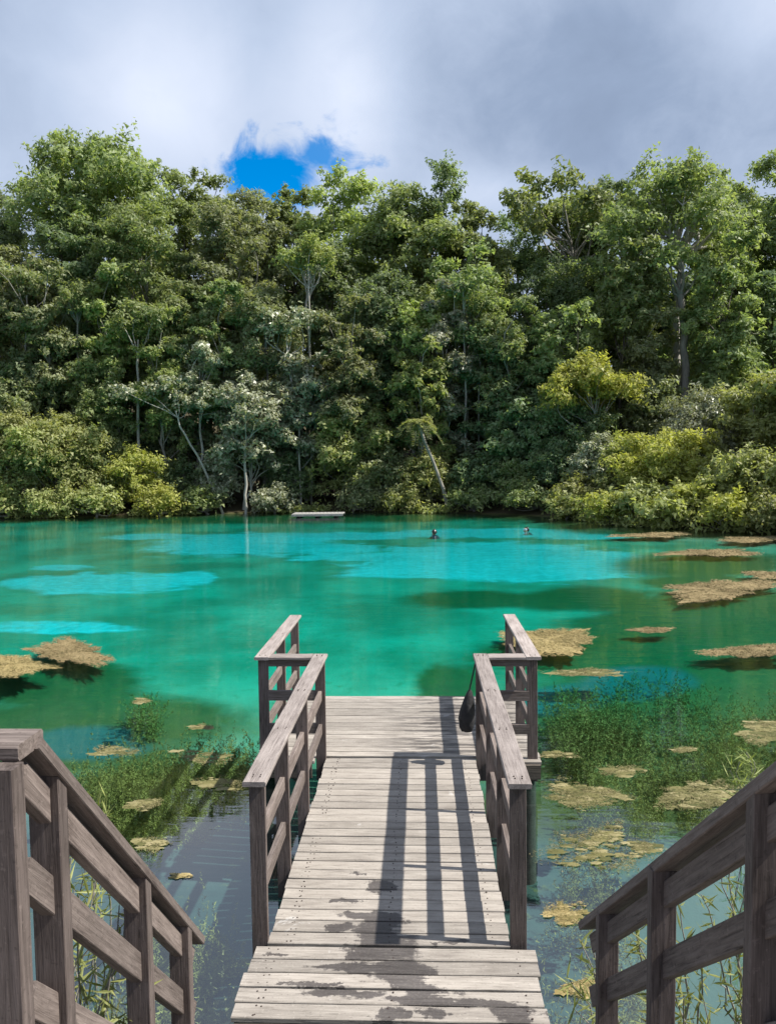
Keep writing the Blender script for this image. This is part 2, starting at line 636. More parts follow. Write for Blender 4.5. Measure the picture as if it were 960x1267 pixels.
SAND = [(300, 674, 118, 15), (395, 664, 150, 5), (600, 692, 170, 22), (500, 708, 90, 9), (660, 705, 150, 16), (600, 660, 160, 6), (720, 664, 60, 4), (120, 722, 125, 13), (75, 703, 38, 4), (235, 715, 35, 9),
        (40, 776, 120, 8), (470, 690, 110, 6), (700, 690, 110, 10), (420, 680, 60, 8), (190, 664, 60, 4)]
DARK = [(590, 742, 110, 13), (720, 742, 110, 18), (890, 770, 230, 48), (850, 880, 260, 85), (860, 800, 260, 60), (670, 808, 100, 20), (150, 868, 130, 26), (40, 880, 110, 34), (180, 940, 150, 60), (70, 838, 130, 24),  # weed beds, plus tree reflections and mat shade painted into the bed
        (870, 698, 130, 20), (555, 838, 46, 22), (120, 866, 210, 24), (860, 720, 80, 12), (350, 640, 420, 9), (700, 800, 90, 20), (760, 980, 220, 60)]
DEEP = [(790, 836, 80, 15), (690, 850, 60, 12), (110, 880, 90, 14)]

gx = grid_axis(-46, 30, 0.42, [3, 8, 16, 30, 60, 120, 260, 600, 1400])
gy = grid_axis(-2, 50, 0.36, [3, 8, 16, 30, 60, 120, 260, 600, 1400])
X, Y = np.meshgrid(gx, gy)
Z = ground_z(X, Y)
nx, ny = len(gx), len(gy)
idx = np.arange(nx * ny).reshape(ny, nx)
quads = np.stack([idx[:-1, :-1].ravel(), idx[:-1, 1:].ravel(), idx[1:, 1:].ravel(), idx[1:, :-1].ravel()], -1)


def make_ground_mat():
    m, n = new_mat('pond_bed_and_forest_floor')
    geo = n.n.new('ShaderNodeNewGeometry')
    pos = geo.outputs['Position']
    sp = n.n.new('ShaderNodeSeparateXYZ')
    n.t.links.new(pos, sp.inputs[0])

    def attr(nm):
        a = n.n.new('ShaderNodeAttribute')
        a.attribute_name = nm
        return a.outputs['Fac']
    mpb = n.node('ShaderNodeMapping')
    n.set(mpb, 'Vector', pos)
    mpb.inputs['Scale'].default_value = (0.55, 1.0, 1.0)
    n1 = n.noise(mpb.outputs[0], 0.95, 8.0, 0.68, 0.9)
    n2 = n.noise(pos, 5.0, 5.0, 0.6)
    n3 = n.noise(pos, 0.35, 4.0, 0.6)
    marl = n.mix(n.maprange(n3, 0.35, 0.65), (0.110, 0.215, 0.130), (0.250, 0.360, 0.245))
    marl = n.mix(n.maprange(n2, 0.55, 0.7, 0.0, 0.5), marl, (0.16, 0.2, 0.1))
    s = n.math('ADD', attr('sand'), n.math('MULTIPLY', n.math('SUBTRACT', n1, 0.5), 1.7))
    sand_c = n.mix(n.maprange(n.math('ADD', n.math('MULTIPLY', n2, 0.6), n.math('MULTIPLY', n1, 0.5)), 0.35, 0.75), (0.34, 0.40, 0.39), (0.62, 0.66, 0.69))
    col = n.mix(n.maprange(s, -0.12, 0.22), marl, sand_c)
    # fine grey-blue silt on the bottom close to the dock
    silt = n.mix(n.maprange(n1, 0.35, 0.65), (0.022, 0.038, 0.044), (0.048, 0.066, 0.066))
    silt = n.mix(n.maprange(sp.outputs[0], 0.4, 2.0), silt, n.mix(n1, (0.055, 0.085, 0.075), (0.125, 0.150, 0.125)))
    silt = n.mix(n.maprange(n2, 0.58, 0.7, 0.0, 0.6), silt, (0.16, 0.145, 0.05))
    col = n.mix(n.maprange(n.math('ADD', sp.outputs[1], n.math('MULTIPLY', n1, 1.5)), 8.2, 10.5, 0.92, 0.0), col, silt)
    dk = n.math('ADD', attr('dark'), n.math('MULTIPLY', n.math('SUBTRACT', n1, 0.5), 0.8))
    weed = n.mix(n2, (0.035, 0.040, 0.010), (0.125, 0.115, 0.028))  # weed colour, also used to paint tree reflections and shade under mats
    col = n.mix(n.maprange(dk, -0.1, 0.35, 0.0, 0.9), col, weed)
    dp = n.math('ADD', attr('deep'), n.math('MULTIPLY', n.math('SUBTRACT', n1, 0.5), 0.5))
    col = n.mix(n.maprange(dp, -0.1, 0.3, 0.0, 0.8), col, (0.035, 0.125, 0.14))
    # land: leaf litter and soil
    soil = n.mix(n2, (0.035, 0.028, 0.018), (0.09, 0.08, 0.045))
    col = n.mix(n.maprange(sp.outputs[2], -0.02, 0.06), col, soil)
    p = n.node('ShaderNodeBsdfPrincipled', Roughness=0.95)
    n.set(p, 'Specular IOR Level', 0.1)
    n.set(p, 'Base Color', col)
    bm = n.node('ShaderNodeBump', Strength=0.4, Distance=0.05)
    n.set(bm, 'Height', n2)
    n.set(p, 'Normal', bm.outputs[0])
    out_surface(n, p.outputs[0])
    return m


g_me = mesh_np('ground', np.stack([X.ravel(), Y.ravel(), Z.ravel()], -1), [quads], make_ground_mat(), True)
BZ = -0.3
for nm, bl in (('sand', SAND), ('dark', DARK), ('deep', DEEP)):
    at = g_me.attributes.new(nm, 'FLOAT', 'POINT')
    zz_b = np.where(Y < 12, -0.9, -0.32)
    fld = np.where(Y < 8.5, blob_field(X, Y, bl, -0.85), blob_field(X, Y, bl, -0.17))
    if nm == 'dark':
        fld = np.maximum(fld, np.where(Y > 20, 0.75 - shore_sd(X, Y) / (3.6 + 1.6 * wav(X, Y, 0.45, 44)), -1))  # dark tree reflection along the far shore, painted into the bed colour
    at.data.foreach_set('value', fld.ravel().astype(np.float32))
ground = link('ground', g_me)
ground['kind'] = 'structure'


def make_water_mat():
    m, n = new_mat('clear_spring_water')
    geo = n.n.new('ShaderNodeNewGeometry')
    pos = geo.outputs['Position']
    a = n.n.new('ShaderNodeAttribute')
    a.attribute_name = 'depth'
    dep = a.outputs['Fac']
    # Beer-Lambert colour of the water column
    ch = n.n.new('ShaderNodeCombineColor')
    for i, k in enumerate((1.9, 0.085, 0.075)):
        n.set(ch, 'i%d' % i, n.math('EXPONENT', n.math('MULTIPLY', dep, -k)))
    tr = n.n.new('ShaderNodeBsdfTransparent')
    n.set(tr, 'Color', ch.outputs[0])
    mp = n.node('ShaderNodeMapping')
    n.set(mp, 'Vector', pos)
    mp.inputs['Scale'].default_value = (0.8, 2.6, 1.0)
    w1 = n.noise(mp.outputs[0], 1.6, 3.0, 0.5, 0.4)
    mpr = n.node('ShaderNodeMapping')
    n.set(mpr, 'Vector', pos)
    mpr.inputs['Scale'].default_value = (0.45, 3.2, 1.0)
    w2 = n.noise(mpr.outputs[0], 2.6, 4.0, 0.6, 0.3)
    calm = n.maprange(n.noise(pos, 0.12, 2.0, 0.5), 0.35, 0.65, 0.35, 1.0)
    spw = n.n.new('ShaderNodeSeparateXYZ')
    n.t.links.new(pos, spw.inputs[0])
    calm = n.math('MULTIPLY', calm, n.maprange(spw.outputs[1], 6.5, 18.0, 0.14, 1.0))
    h = n.math('MULTIPLY', n.math('ADD', w1, n.math('MULTIPLY', w2, 0.55)), calm)
    bm = n.node('ShaderNodeBump', Strength=0.14, Distance=0.10)
    n.set(bm, 'Height', h)
    gl = n.node('ShaderNodeBsdfGlossy', Roughness=0.015)
    n.set(gl, 'Normal', bm.outputs[0])
    # Schlick reflectance, the same from above and below
    cosv = n.math('ABSOLUTE', n.vmath('DOT_PRODUCT', bm.outputs[0], geo.outputs['Incoming']))
    f0 = n.maprange(spw.outputs[1], 6.0, 12.0, 0.21, 0.09)
    fres = n.math('MULTIPLY_ADD', n.math('POWER', n.math('SUBTRACT', 1.0, cosv, clamp=True), 4.8), n.math('SUBTRACT', 1.0, f0), clamp=True, c=f0)
    mx = n.n.new('ShaderNodeMixShader')
    n.set(mx, 'i0', fres)
    n.t.links.new(tr.outputs[0], mx.inputs[1])
    n.t.links.new(gl.outputs[0], mx.inputs[2])
    out_surface(n, mx.outputs[0])
    return m


wx = np.arange(-47, 23.1, 0.8)
wy = np.arange(0.6, 48.1, 0.6)
WX, WY = np.meshgrid(wx, wy)
wi = np.arange(WX.size).reshape(WX.shape)
wq = np.stack([wi[:-1, :-1].ravel(), wi[:-1, 1:].ravel(), wi[1:, 1:].ravel(), wi[1:, :-1].ravel()], -1)
w_me = mesh_np('water', np.stack([WX.ravel(), WY.ravel(), np.zeros(WX.size)], -1), [wq], make_water_mat(), True)
sdw = shore_sd(WX, WY)
od = 0.12 + 1.25 * sstep(0.3, 6.0, sdw) * (0.05 + 0.95 * sstep(8.0, 13.5, WY))
right_shallow = sstep(0.0, 1.0, (WX - (1.0 + WY * 0.22)) / 3.0)
od = od * (1 - 0.55 * right_shallow)
at = w_me.attributes.new('depth', 'FLOAT', 'POINT')
od = od * (1 - 0.25 * sstep(0.0, 1.0, (WX - (2.5 + WY * 0.15)) / 2.0))
at.data.foreach_set('value', od.ravel().astype(np.float32))
water = link('water', w_me)
water['kind'] = 'structure'

# ------------------------------------------------------------------ dock
DZ = 0.2            # deck level above the water
BP = 0.1185         # board pitch
dock = thing('wooden_dock', 'weathered grey plank dock with railed ramp and square swimming platform over the water', 'dock', (0, 0, 0))
rngd = random.Random(5)


def deck_boards(x0, x1, y0, n_b, parent, z=DZ, seed=0, jag=0.012):
    rr = random.Random(seed)
    metas = [beam_mesh('deck_board', x1 - x0, BP - 0.0115, 0.03, M_DECK, 0.004, 6, 0.0016, rr) for _ in range(4)]
    for i in range(n_b):
        o = link('deck_board', metas[rr.randrange(4)], parent)
        o.location = ((x0 + x1) / 2 + rr.uniform(-jag, jag), y0 + (i + 0.5) * BP + rr.uniform(-0.0012, 0.0012), z - 0.015 + rr.uniform(-0.0025, 0.002))
        o.rotation_euler = (rr.uniform(-0.008, 0.008), rr.uniform(-0.001, 0.001), rr.uniform(-0.0018, 0.0018) + (math.pi if rr.random() < 0.5 else 0))


RX0, RX1 = -0.925, 0.497       # ramp deck between the posts
PX0, PX1 = -1.60, 1.10         # platform
LY0, RY0, PY0 = 3.71, 4.315, 7.175
deck_boards(-0.995, 0.625, LY0, 5, dock, DZ, 1)
deck_boards(RX0, RX1, RY0 + 0.004, 24, dock, DZ, 2, 0.006)
deck_boards(PX0, PX1, PY0, 16, dock, DZ + 0.012, 3, 0.008)
# side strips of the platform in front of the cross railings
for (a, b) in ((PX0, -1.03), (0.61, PX1)):
    beam('deck_board', (a, 7.11, DZ - 0.003), (b, 7.11, DZ - 0.003), 0.115, 0.03, M_DECK, dock, bev=0.0022)
for x in (-0.82, -0.2, 0.40):
    beam('joist', (x, LY0 + 0.03, DZ - 0.10), (x, PY0, DZ - 0.10), 0.07, 0.13, M_BEAM, dock)
for x in (-1.56, -0.9, 0.35, 1.06):
    beam('joist', (x, 7.09, DZ - 0.087), (x, 9.04, DZ - 0.087), 0.07, 0.13, M_BEAM, dock)
beam('fascia_board', (-0.98, LY0 + 0.012, DZ - 0.095), (0.61, LY0 + 0.012, DZ - 0.095), 0.022, 0.125, M_BEAM, dock)
beam('fascia_board', (PX0 + 0.03, 9.055, DZ - 0.08), (PX1 - 0.03, 9.055, DZ - 0.08), 0.03, 0.14, M_BEAM, dock)
beam('fascia_board', (0.66, 7.045, DZ - 0.08), (PX1 - 0.01, 7.045, DZ - 0.08), 0.03, 0.14, M_BEAM, dock)
beam('fascia_board', (PX0 + 0.01, 7.045, DZ - 0.08), (-1.05, 7.045, DZ - 0.08), 0.03, 0.14, M_BEAM, dock)
for (x, y) in ((-1.5, 7.2), (1.0, 7.2), (-1.5, 8.95), (1.0, 8.95), (-0.75, 4.5), (0.35, 4.5), (-0.75, 6.0), (0.35, 6.0)):
    vs, q = tube([(0, 0, -1.35), (0, 0, DZ - 0.16)], [0.075, 0.07], 10)
    link('pile', mesh_np('pile', vs, [q], M_BEAM, True), dock, (x, y, 0))

CAPT = 0.030
RAIL_TOP = DZ + 1.0


def post(x, y, z0, z1, w, d, parent, rr):
    lx, ly = rr.uniform(-0.006, 0.006), rr.uniform(-0.004, 0.004)
    return beam('post', (x, y, z0), (x + lx, y + ly, z1), w, d, M_POST, parent, up=(0, 1, 0), bev=0.0022)


def rails_between(p, q, parent, tops=((0.035, 0.10), (0.335, 0.43), (0.655, 0.75)), thick=0.034):
    p, q = Vector(p), Vector(q)
    for (a, b) in tops:
        off = Vector((0, 0, -(a + b) / 2))
        beam('rail', p + off, q + off, thick, b - a, M_RAIL, parent, bev=0.0022)


def handrail(p0, p1, w, label=None):
    c = beam('handrail', Vector(p0) - Vector((0, 0, CAPT / 2)), Vector(p1) - Vector((0, 0, CAPT / 2)), w, CAPT, M_CAP, None, bev=0.006, segs=6, wob=0.0015, rng=rngd)
    c.parent = dock
    return c


def under(o, child):
    """Parent a dock piece (given in dock space) to a handrail part without moving it."""
    m = child.matrix_basis.copy()
    child.parent = o
    child.matrix_parent_inverse = o.matrix_basis.inverted()
    child.matrix_basis = m


def build_rail(cap_a, cap_b, width, posts, rail_a, rail_b, pz=DZ - 0.2, lab=None):
    c = handrail(cap_a, cap_b, width)
    if lab:
        c['label'] = lab
    before = set(dock.children)
    tmp = []
    for (x, y) in posts:
        tmp.append(post(x, y, pz, RAIL_TOP - CAPT, 0.094, 0.034, dock, rngd))
    rails_between(rail_a, rail_b, dock)
    for o in [o for o in dock.children if o not in before]:
        under(c, o)
    return c


RAMP_Y = (4.345, 5.15, 6.03, 7.135)
for sx, xc in ((-1, -0.972), (1, 0.545)):
    build_rail((xc, 4.262, RAIL_TOP), (xc, 7.212, RAIL_TOP), 0.136, [(xc, y) for y in RAMP_Y], (xc, 4.345, RAIL_TOP), (xc, 7.16, RAIL_TOP),
               lab='left ramp handrail' if sx < 0 else 'right ramp handrail')
for xc in (-1.514, 1.028):
    build_rail((xc, 7.070, RAIL_TOP + 0.003), (xc, 9.06, RAIL_TOP + 0.003), 0.142, [(xc, 7.135), (xc, 8.05), (xc, 9.0)], (xc, 7.12, RAIL_TOP), (xc, 9.02, RAIL_TOP))
for (a, b) in ((-1.442, -1.041), (0.614, 0.956)):
    build_rail((a, 7.141, RAIL_TOP + 0.001), (b, 7.141, RAIL_TOP + 0.001), 0.14, [], (a - 0.04, 7.135, RAIL_TOP), (b + 0.04, 7.135, RAIL_TOP))

# nails: two dark heads near both ends of every board, too small to pick apart
nail = Acc()


def nail_rows(x0, x1, y0, n_b, z):
    for i in range(n_b):
        for x in (x0 + 0.10, x0 + 0.13, x1 - 0.10, (x0 + x1) / 2):
            for dy in (0.028, 0.09):
                cx, cyy = x + rngd.uniform(-.015, .015), y0 + i * BP + dy + rngd.uniform(-.008, .008)
                r = rngd.uniform(0.0035, 0.006)
                vs, q = tube([(cx, cyy, z - 0.01), (cx, cyy, z + 0.0022)], [r, r], 6)
                vs = np.concatenate([vs, [(cx, cyy, z + 0.0022)]])
                q = list(q) + [(6 + k, 6 + (k + 1) % 6, 12, 12) for k in range(0)]
                nail.add(vs[:12], np.array(q))
                nail.add(vs[6:12], np.array([(0, 1, 2, 3), (0, 3, 4, 5)]))


nail_rows(-0.995, 0.625, LY0, 5, DZ)
nail_rows(RX0, RX1, RY0, 24, DZ)
for xc, y0_, y1_ in ((-0.972, 4.3, 7.1), (0.545, 4.3, 7.1), (-1.514, 7.2, 9.0), (1.028, 7.2, 9.0)):
    for yy in (4.345, 5.15, 6.03, 7.135, 8.05, 9.0):
        if y0_ - 0.1 < yy < y1_ + 0.1:
            for dx in (-0.025, 0.025):
                for dy in (-0.012, 0.016):
                    cx, cyy, zn = xc + dx + rngd.uniform(-.006, .006), yy + dy, RAIL_TOP + 0.005
                    vs, q = tube([(cx, cyy, zn - 0.012), (cx, cyy, zn)], [0.0045, 0.0045], 6)
                    nail.add(vs, q)
                    nail.add(vs[6:12], np.array([(0, 1, 2, 3), (0, 3, 4, 5)]))
m_nail, n_ = new_mat('rusty_nail')
p_ = n_.node('ShaderNodeBsdfPrincipled', Roughness=0.7)
n_.set(p_, 'Base Color', (0.05, 0.035, 0.03))
out_surface(n_, p_.outputs[0])
no = link('nail_heads', nail.build('nail_heads', m_nail), dock)
no['kind'] = 'stuff'

# ------------------------------------------------------------------ staircase from the upper deck
stair = thing('wooden_staircase', 'dark brown wooden stairs with sloping plank railings leading down to the dock', 'staircase')
FLOOR = CAM_Z - 1.57


def rel(x, y, z):
    return Vector((x, y, CAM_Z + z))


def stair_rail(inner0, inner1, side, posts, lab):
    """inner0/inner1: upper and lower end of the cap's inner top edge; side -1 left, +1 right."""
    w = 0.105
    o = Vector((side * w / 2, 0, -0.014))
    c = beam('handrail', inner0 + o, inner1 + o, w, 0.028, M_RAIL, stair, bev=0.0025)
    c['label'] = lab
    kids = []
    a, b = inner0, inner1
    for (y, xin) in posts:
        t = (y - a.y) / (b.y - a.y)
        zt = a.z + (b.z - a.z) * t - 0.035
        kids.append(beam('post', (xin + side * 0.036, y + 0.021, -0.2), (xin + side * 0.036, y + 0.021, zt), 0.072, 0.042, M_POST, stair, up=(0, 1, 0), bev=0.0022))
    sx = side * 0.045
    for (u0, u1) in ((0.060, 0.142), (0.268, 0.358), (0.545, 0.635)):
        off = Vector((sx, 0, -(u0 + u1) / 2))
        d = (b - a)
        kids.append(beam('rail', a + off - d * 0.02, b + off - d * 0.045, 0.034, (u1 - u0) * 0.74, M_RAIL, stair, bev=0.0022))
    for k in kids:
        under(c, k)
    return c


LA, LB = rel(-0.812, 1.565, -0.575), rel(-0.837, 2.78, -1.80)
RA, RB = rel(0.718, 1.449, -0.527), rel(0.596, 2.91, -1.80)
stair_rail(LA, LB, -1, [(1.655, -0.822), (2.185, -0.830), (2.585, -0.836)], 'left stair handrail')
stair_rail(RA, RB, 1, [(1.626, 0.703), (2.165, 0.652), (2.655, 0.615)], 'right stair handrail')
# upper deck: cross railings running away from the stair head
for side, xi in ((-1, -0.822), (1, 0.79)):
    zt = CAM_Z - 0.568
    c = beam('handrail', (xi, 1.545, zt - 0.017), (xi + side * 1.6, 1.545, zt - 0.017), 0.105, 0.034, M_RAIL, stair, bev=0.006)
    kids = [beam('post', (xi + side * 0.030, 1.475, FLOOR - 0.2), (xi + side * 0.030, 1.475, zt - 0.035), 0.078, 0.046, M_POST, stair, up=(0, 1, 0), bev=0.0022),
            beam('post', (xi + side * 1.5, 1.52, FLOOR - 0.2), (xi + side * 1.5, 1.52, zt - 0.035), 0.078, 0.046, M_POST, stair, up=(0, 1, 0), bev=0.0022)]
    for dz in (0.34, 0.62):
        kids.append(beam('rail', (xi + side * 0.1, 1.53, zt - dz), (xi + side * 1.55, 1.53, zt - dz), 0.034, 0.09, M_RAIL, stair))
    for k in kids:
        under(c, k)
for i in range(26):
    o = link('deck_board', bpy.data.meshes.get('upper_board') or beam_mesh('upper_board', 3.6, BP - 0.006, 0.03, M_DECK, 0.004), stair)
    o.location = (0, 1.42 - i * BP, FLOOR - 0.015)
for i in range(7):
    for k in range(2):
        o = link('tread', bpy.data.meshes.get('tread_board') or beam_mesh('tread_board', 1.40, 0.095, 0.03, M_DECK, 0.004), stair)
        o.location = (-0.09, 1.54 + i * 0.20 + k * 0.1, FLOOR - 0.17 * (i + 1))
for x in (-0.76, 0.56):
    beam('stringer', (x, 1.45, FLOOR - 0.12), (x, 3.05, -0.05), 0.045, 0.22, M_BEAM, stair)
for (x, y) in ((-1.7, 1.3), (1.7, 1.3), (-1.7, -1.3), (1.7, -1.3), (-0.7, 1.3), (0.7, 1.3)):
    beam('pile', (x, y, -0.3), (x, y, FLOOR - 0.03), 0.1, 0.1, M_BEAM, stair, up=(0, 1, 0))

# ------------------------------------------------------------------ trees
def unit(rng, n):
    v = rng.normal(size=(n, 3))
    return norm(v)


total_leaves = [0]


def crown_leaves(rng, lobes, leaf, target, clump_r=0.75, droop=0.25, flat=0.85, front=0.5):
    """lobes: list of (centre, radius). Leaves grow in sprays sitting on the lobes' shells; target = number of leaves."""
    CC, CD, CR = [], [], []
    for c, r in lobes:
        c = np.asarray(c, float)
        n_cl = max(6, int(5.0 * (r / clump_r) ** 2))
        d = unit(rng, n_cl)
        d = d[(d[:, 1] < 0.3) | (rng.random(n_cl) < front)]
        d[:, 2] = np.where(d[:, 2] < -0.45, -d[:, 2] * 0.6, d[:, 2])
        d = norm(d)
        n_cl = len(d)
        rad = r * (0.62 + 0.52 * rng.random((n_cl, 1)))
        CC.append(c + d * rad * np.array([1, 1, flat]))
        CD.append(d)
        CR.append(clump_r * (0.35 + 1.0 * rng.random(n_cl) ** 1.4))
    cc, d, cr = np.concatenate(CC), np.concatenate(CD), np.concatenate(CR)
    w = cr ** 2 * (0.5 + rng.random(len(cr)))
    per = np.maximum(4, (w / w.sum() * target).astype(int))
    total_leaves[0] += int(per.sum())
    rep_ = np.repeat(np.arange(len(cc)), per)
    m = len(rep_)
    e = unit(rng, m)
    e[:, 2] = np.where(rng.random(m) < 0.45, np.abs(e[:, 2]), e[:, 2])
    # each spray is stretched along its own axis so that clumps are not balls
    ax = norm(d + 0.8 * rng.normal(size=d.shape))
    st = 0.5 + 0.9 * rng.random(len(cc))
    q = e * cr[rep_][:, None] * (0.25 + 0.85 * rng.random((m, 1)) ** 0.7)
    q = q * 0.78 + ax[rep_] * (np.sum(q * ax[rep_], axis=1) * st[rep_])[:, None]
    P = cc[rep_] + q * np.array([1, 1, flat])
    out = norm(e + 0.7 * d[rep_])
    N = norm(out * 0.8 + np.array([0.05, 0, 0.30]) + 0.6 * rng.normal(size=(m, 3)))
    D = norm(out * 0.7 + 0.7 * rng.normal(size=(m, 3)) - np.array([0, 0, droop]))
    L = leaf * (0.6 + 0.9 * rng.random(m) ** 1.5)
    v, q = leaf_tris(P, N, D, L, L * (0.48 + 0.24 * rng.random(m)))
    return v, q, cc


def limb_path(rng, a, b, n=6, sag=0.12):
    a, b = np.asarray(a, float), np.asarray(b, float)
    L = np.linalg.norm(b - a)
    t = np.linspace(0, 1, n)[:, None]
    mid = rng.normal(size=3) * L * sag
    p = a + (b - a) * t + mid * (np.sin(t * math.pi)) + rng.normal(size=(n, 3)) * L * 0.012
    p[0], p[-1] = a, b
    return p


def make_tree(label, px, top, Yd, rpx, bot, pal, bark='dark', style='round', seed=0, leaf=0.22, dens=1.1, base_px=None, group='trees on the far bank', name='forest_tree', cat='tree', trunk_r=None, nl=None):
    rng = np.random.default_rng(seed)
    lf = 0.82 + 0.5 * ((seed * 0.618034) % 1.0)      # every kind has its own leaf size
    leaf, dens = leaf * lf, dens / lf ** 1.5
    c_top = aty(px, top, Yd)
    c_bot = aty(px, bot, Yd)
    bx = (aty(base_px, bot, Yd).x if base_px is not None else c_top.x + rng.normal() * 0.35)
    gz = float(ground_z(np.array([bx]), np.array([Yd]))[0])
    base = Vector((bx, Yd, gz - 0.15))
    half = rpx / FPX * (Yd / 0.998)
    zt, zb = c_top.z - base.z, max(c_bot.z - base.z, 0.25)
    H = zt - zb
    cxo = c_top.x - bx
    lobes = []
    n_l = nl or (9 if style != 'wisp' else 8)
    if style == 'round':
        lobes.append(((cxo, 0.1 * half, zt - H * 0.36), min(half * 0.60, H * 0.34)))
        lobes.append(((cxo, 0.1 * half, zb + H * 0.36), min(half * 0.66, H * 0.36)))
        for k in range(n_l + 6):
            a = k * 2.4 + rng.random() * 0.8
            hh = (k + rng.random()) / (n_l + 6)
            w = math.sqrt(max(0.12, 1 - abs(2 * hh - 0.85) ** 2.4))
            r = half * (0.20 + 0.22 * rng.random())
            rr_ = (half * (0.86 + 0.22 * rng.random()) - r * 0.8) * w
            yy = math.sin(a) * rr_ * 0.85
            lobes.append(((cxo + math.cos(a) * rr_, -abs(yy) if rng.random() < 0.45 else yy, zb + r * 0.5 + (H - r * 1.3) * hh), r))
    elif style == 'dome':          # broad umbrella on open limbs
        for k in range(n_l + 4):
            a = k * 2.4 + rng.random() * 0.7
            rr_ = half * 0.80 * math.sqrt((k + 0.4) / (n_l + 4))
            r = half * (0.24 + 0.12 * rng.random())
            arch = 1 - 0.62 * (rr_ / half) ** 2
            lobes.append(((cxo + math.cos(a) * rr_, math.sin(a) * rr_ * 0.8, zb + (H - r * 0.95) * arch - 0.16 * H * rng.random()), r))
    elif style == 'wisp':          # thin open crown of separate tufts
        for k in range(n_l + 3):
            a = k * 2.4 + rng.random()
            rr_ = half * 0.84 * math.sqrt(rng.random() * 0.9 + 0.1)
            r = half * (0.15 + 0.14 * rng.random())
            lobes.append(((cxo + math.cos(a) * rr_, math.sin(a) * rr_ * 0.8, zb + r + (H - 2.0 * r) * (0.25 + 0.75 * rng.random()) * (1 - 0.35 * (rr_ / half) ** 2)), r))
    elif style == 'column':
        n_c = n_l + 2
        for k in range(n_c):
            t = k / (n_c - 1)
            r = half * (0.42 + 0.25 * rng.random()) * (1.0 - 0.35 * abs(2 * t - 0.9))
            a = k * 2.4
            off = (half - r) * 0.9
            lobes.append(((cxo + math.cos(a) * off, math.sin(a) * off, zb + r * 0.7 + (H - r * 1.6) * t), r))
    clump = min(0.80, max(0.34, half * 0.19))
    area = 2 * rpx * (min(bot, 640) - top) * (0.62 if style in ('wisp', 'dome') else 1.0)
    lv, lq, clumps = crown_leaves(rng, lobes, leaf, int(area * dens), clump)
    root = thing(name, label, cat, base, group)
    acc = Acc()
    tr = trunk_r or (0.06 + 0.0045 * zt)
    top_pt = np.array([cxo, 0, zb + H * 0.62])
    path = limb_path(rng, (0, 0, 0), top_pt, 9, 0.035)
    rad = np.linspace(tr, tr * 0.35, 9)
    rad[0] *= 1.5
    acc.add(*tube(path, rad, 8))
    for (c, r) in lobes:
        t = min(0.95, max(0.30, (c[2] - r * 1.4) / max(top_pt[2], 0.1)))
        t = min(t, 0.9) * (0.85 + 0.15 * rng.random())
        i = t * 8
        i0 = int(i)
        st = path[i0] + (path[min(i0 + 1, 8)] - path[i0]) * (i - i0)
        p = limb_path(rng, st, c, 6, 0.10)
        acc.add(*tube(p, np.linspace(tr * 0.42, tr * 0.14, 6), 6))
        near = clumps[np.argsort(np.linalg.norm(clumps - np.array(c), axis=1))[:3]]
        for e in near:
            acc.add(*tube(limb_path(rng, c, e, 4, 0.1), np.linspace(tr * 0.14, 0.012, 4), 4))
    link('trunk', acc.build('trunk', BARK[bark], True), root)
    link('crown', mesh_np('crown', lv, [lq], FOL[pal]), root)
    return root


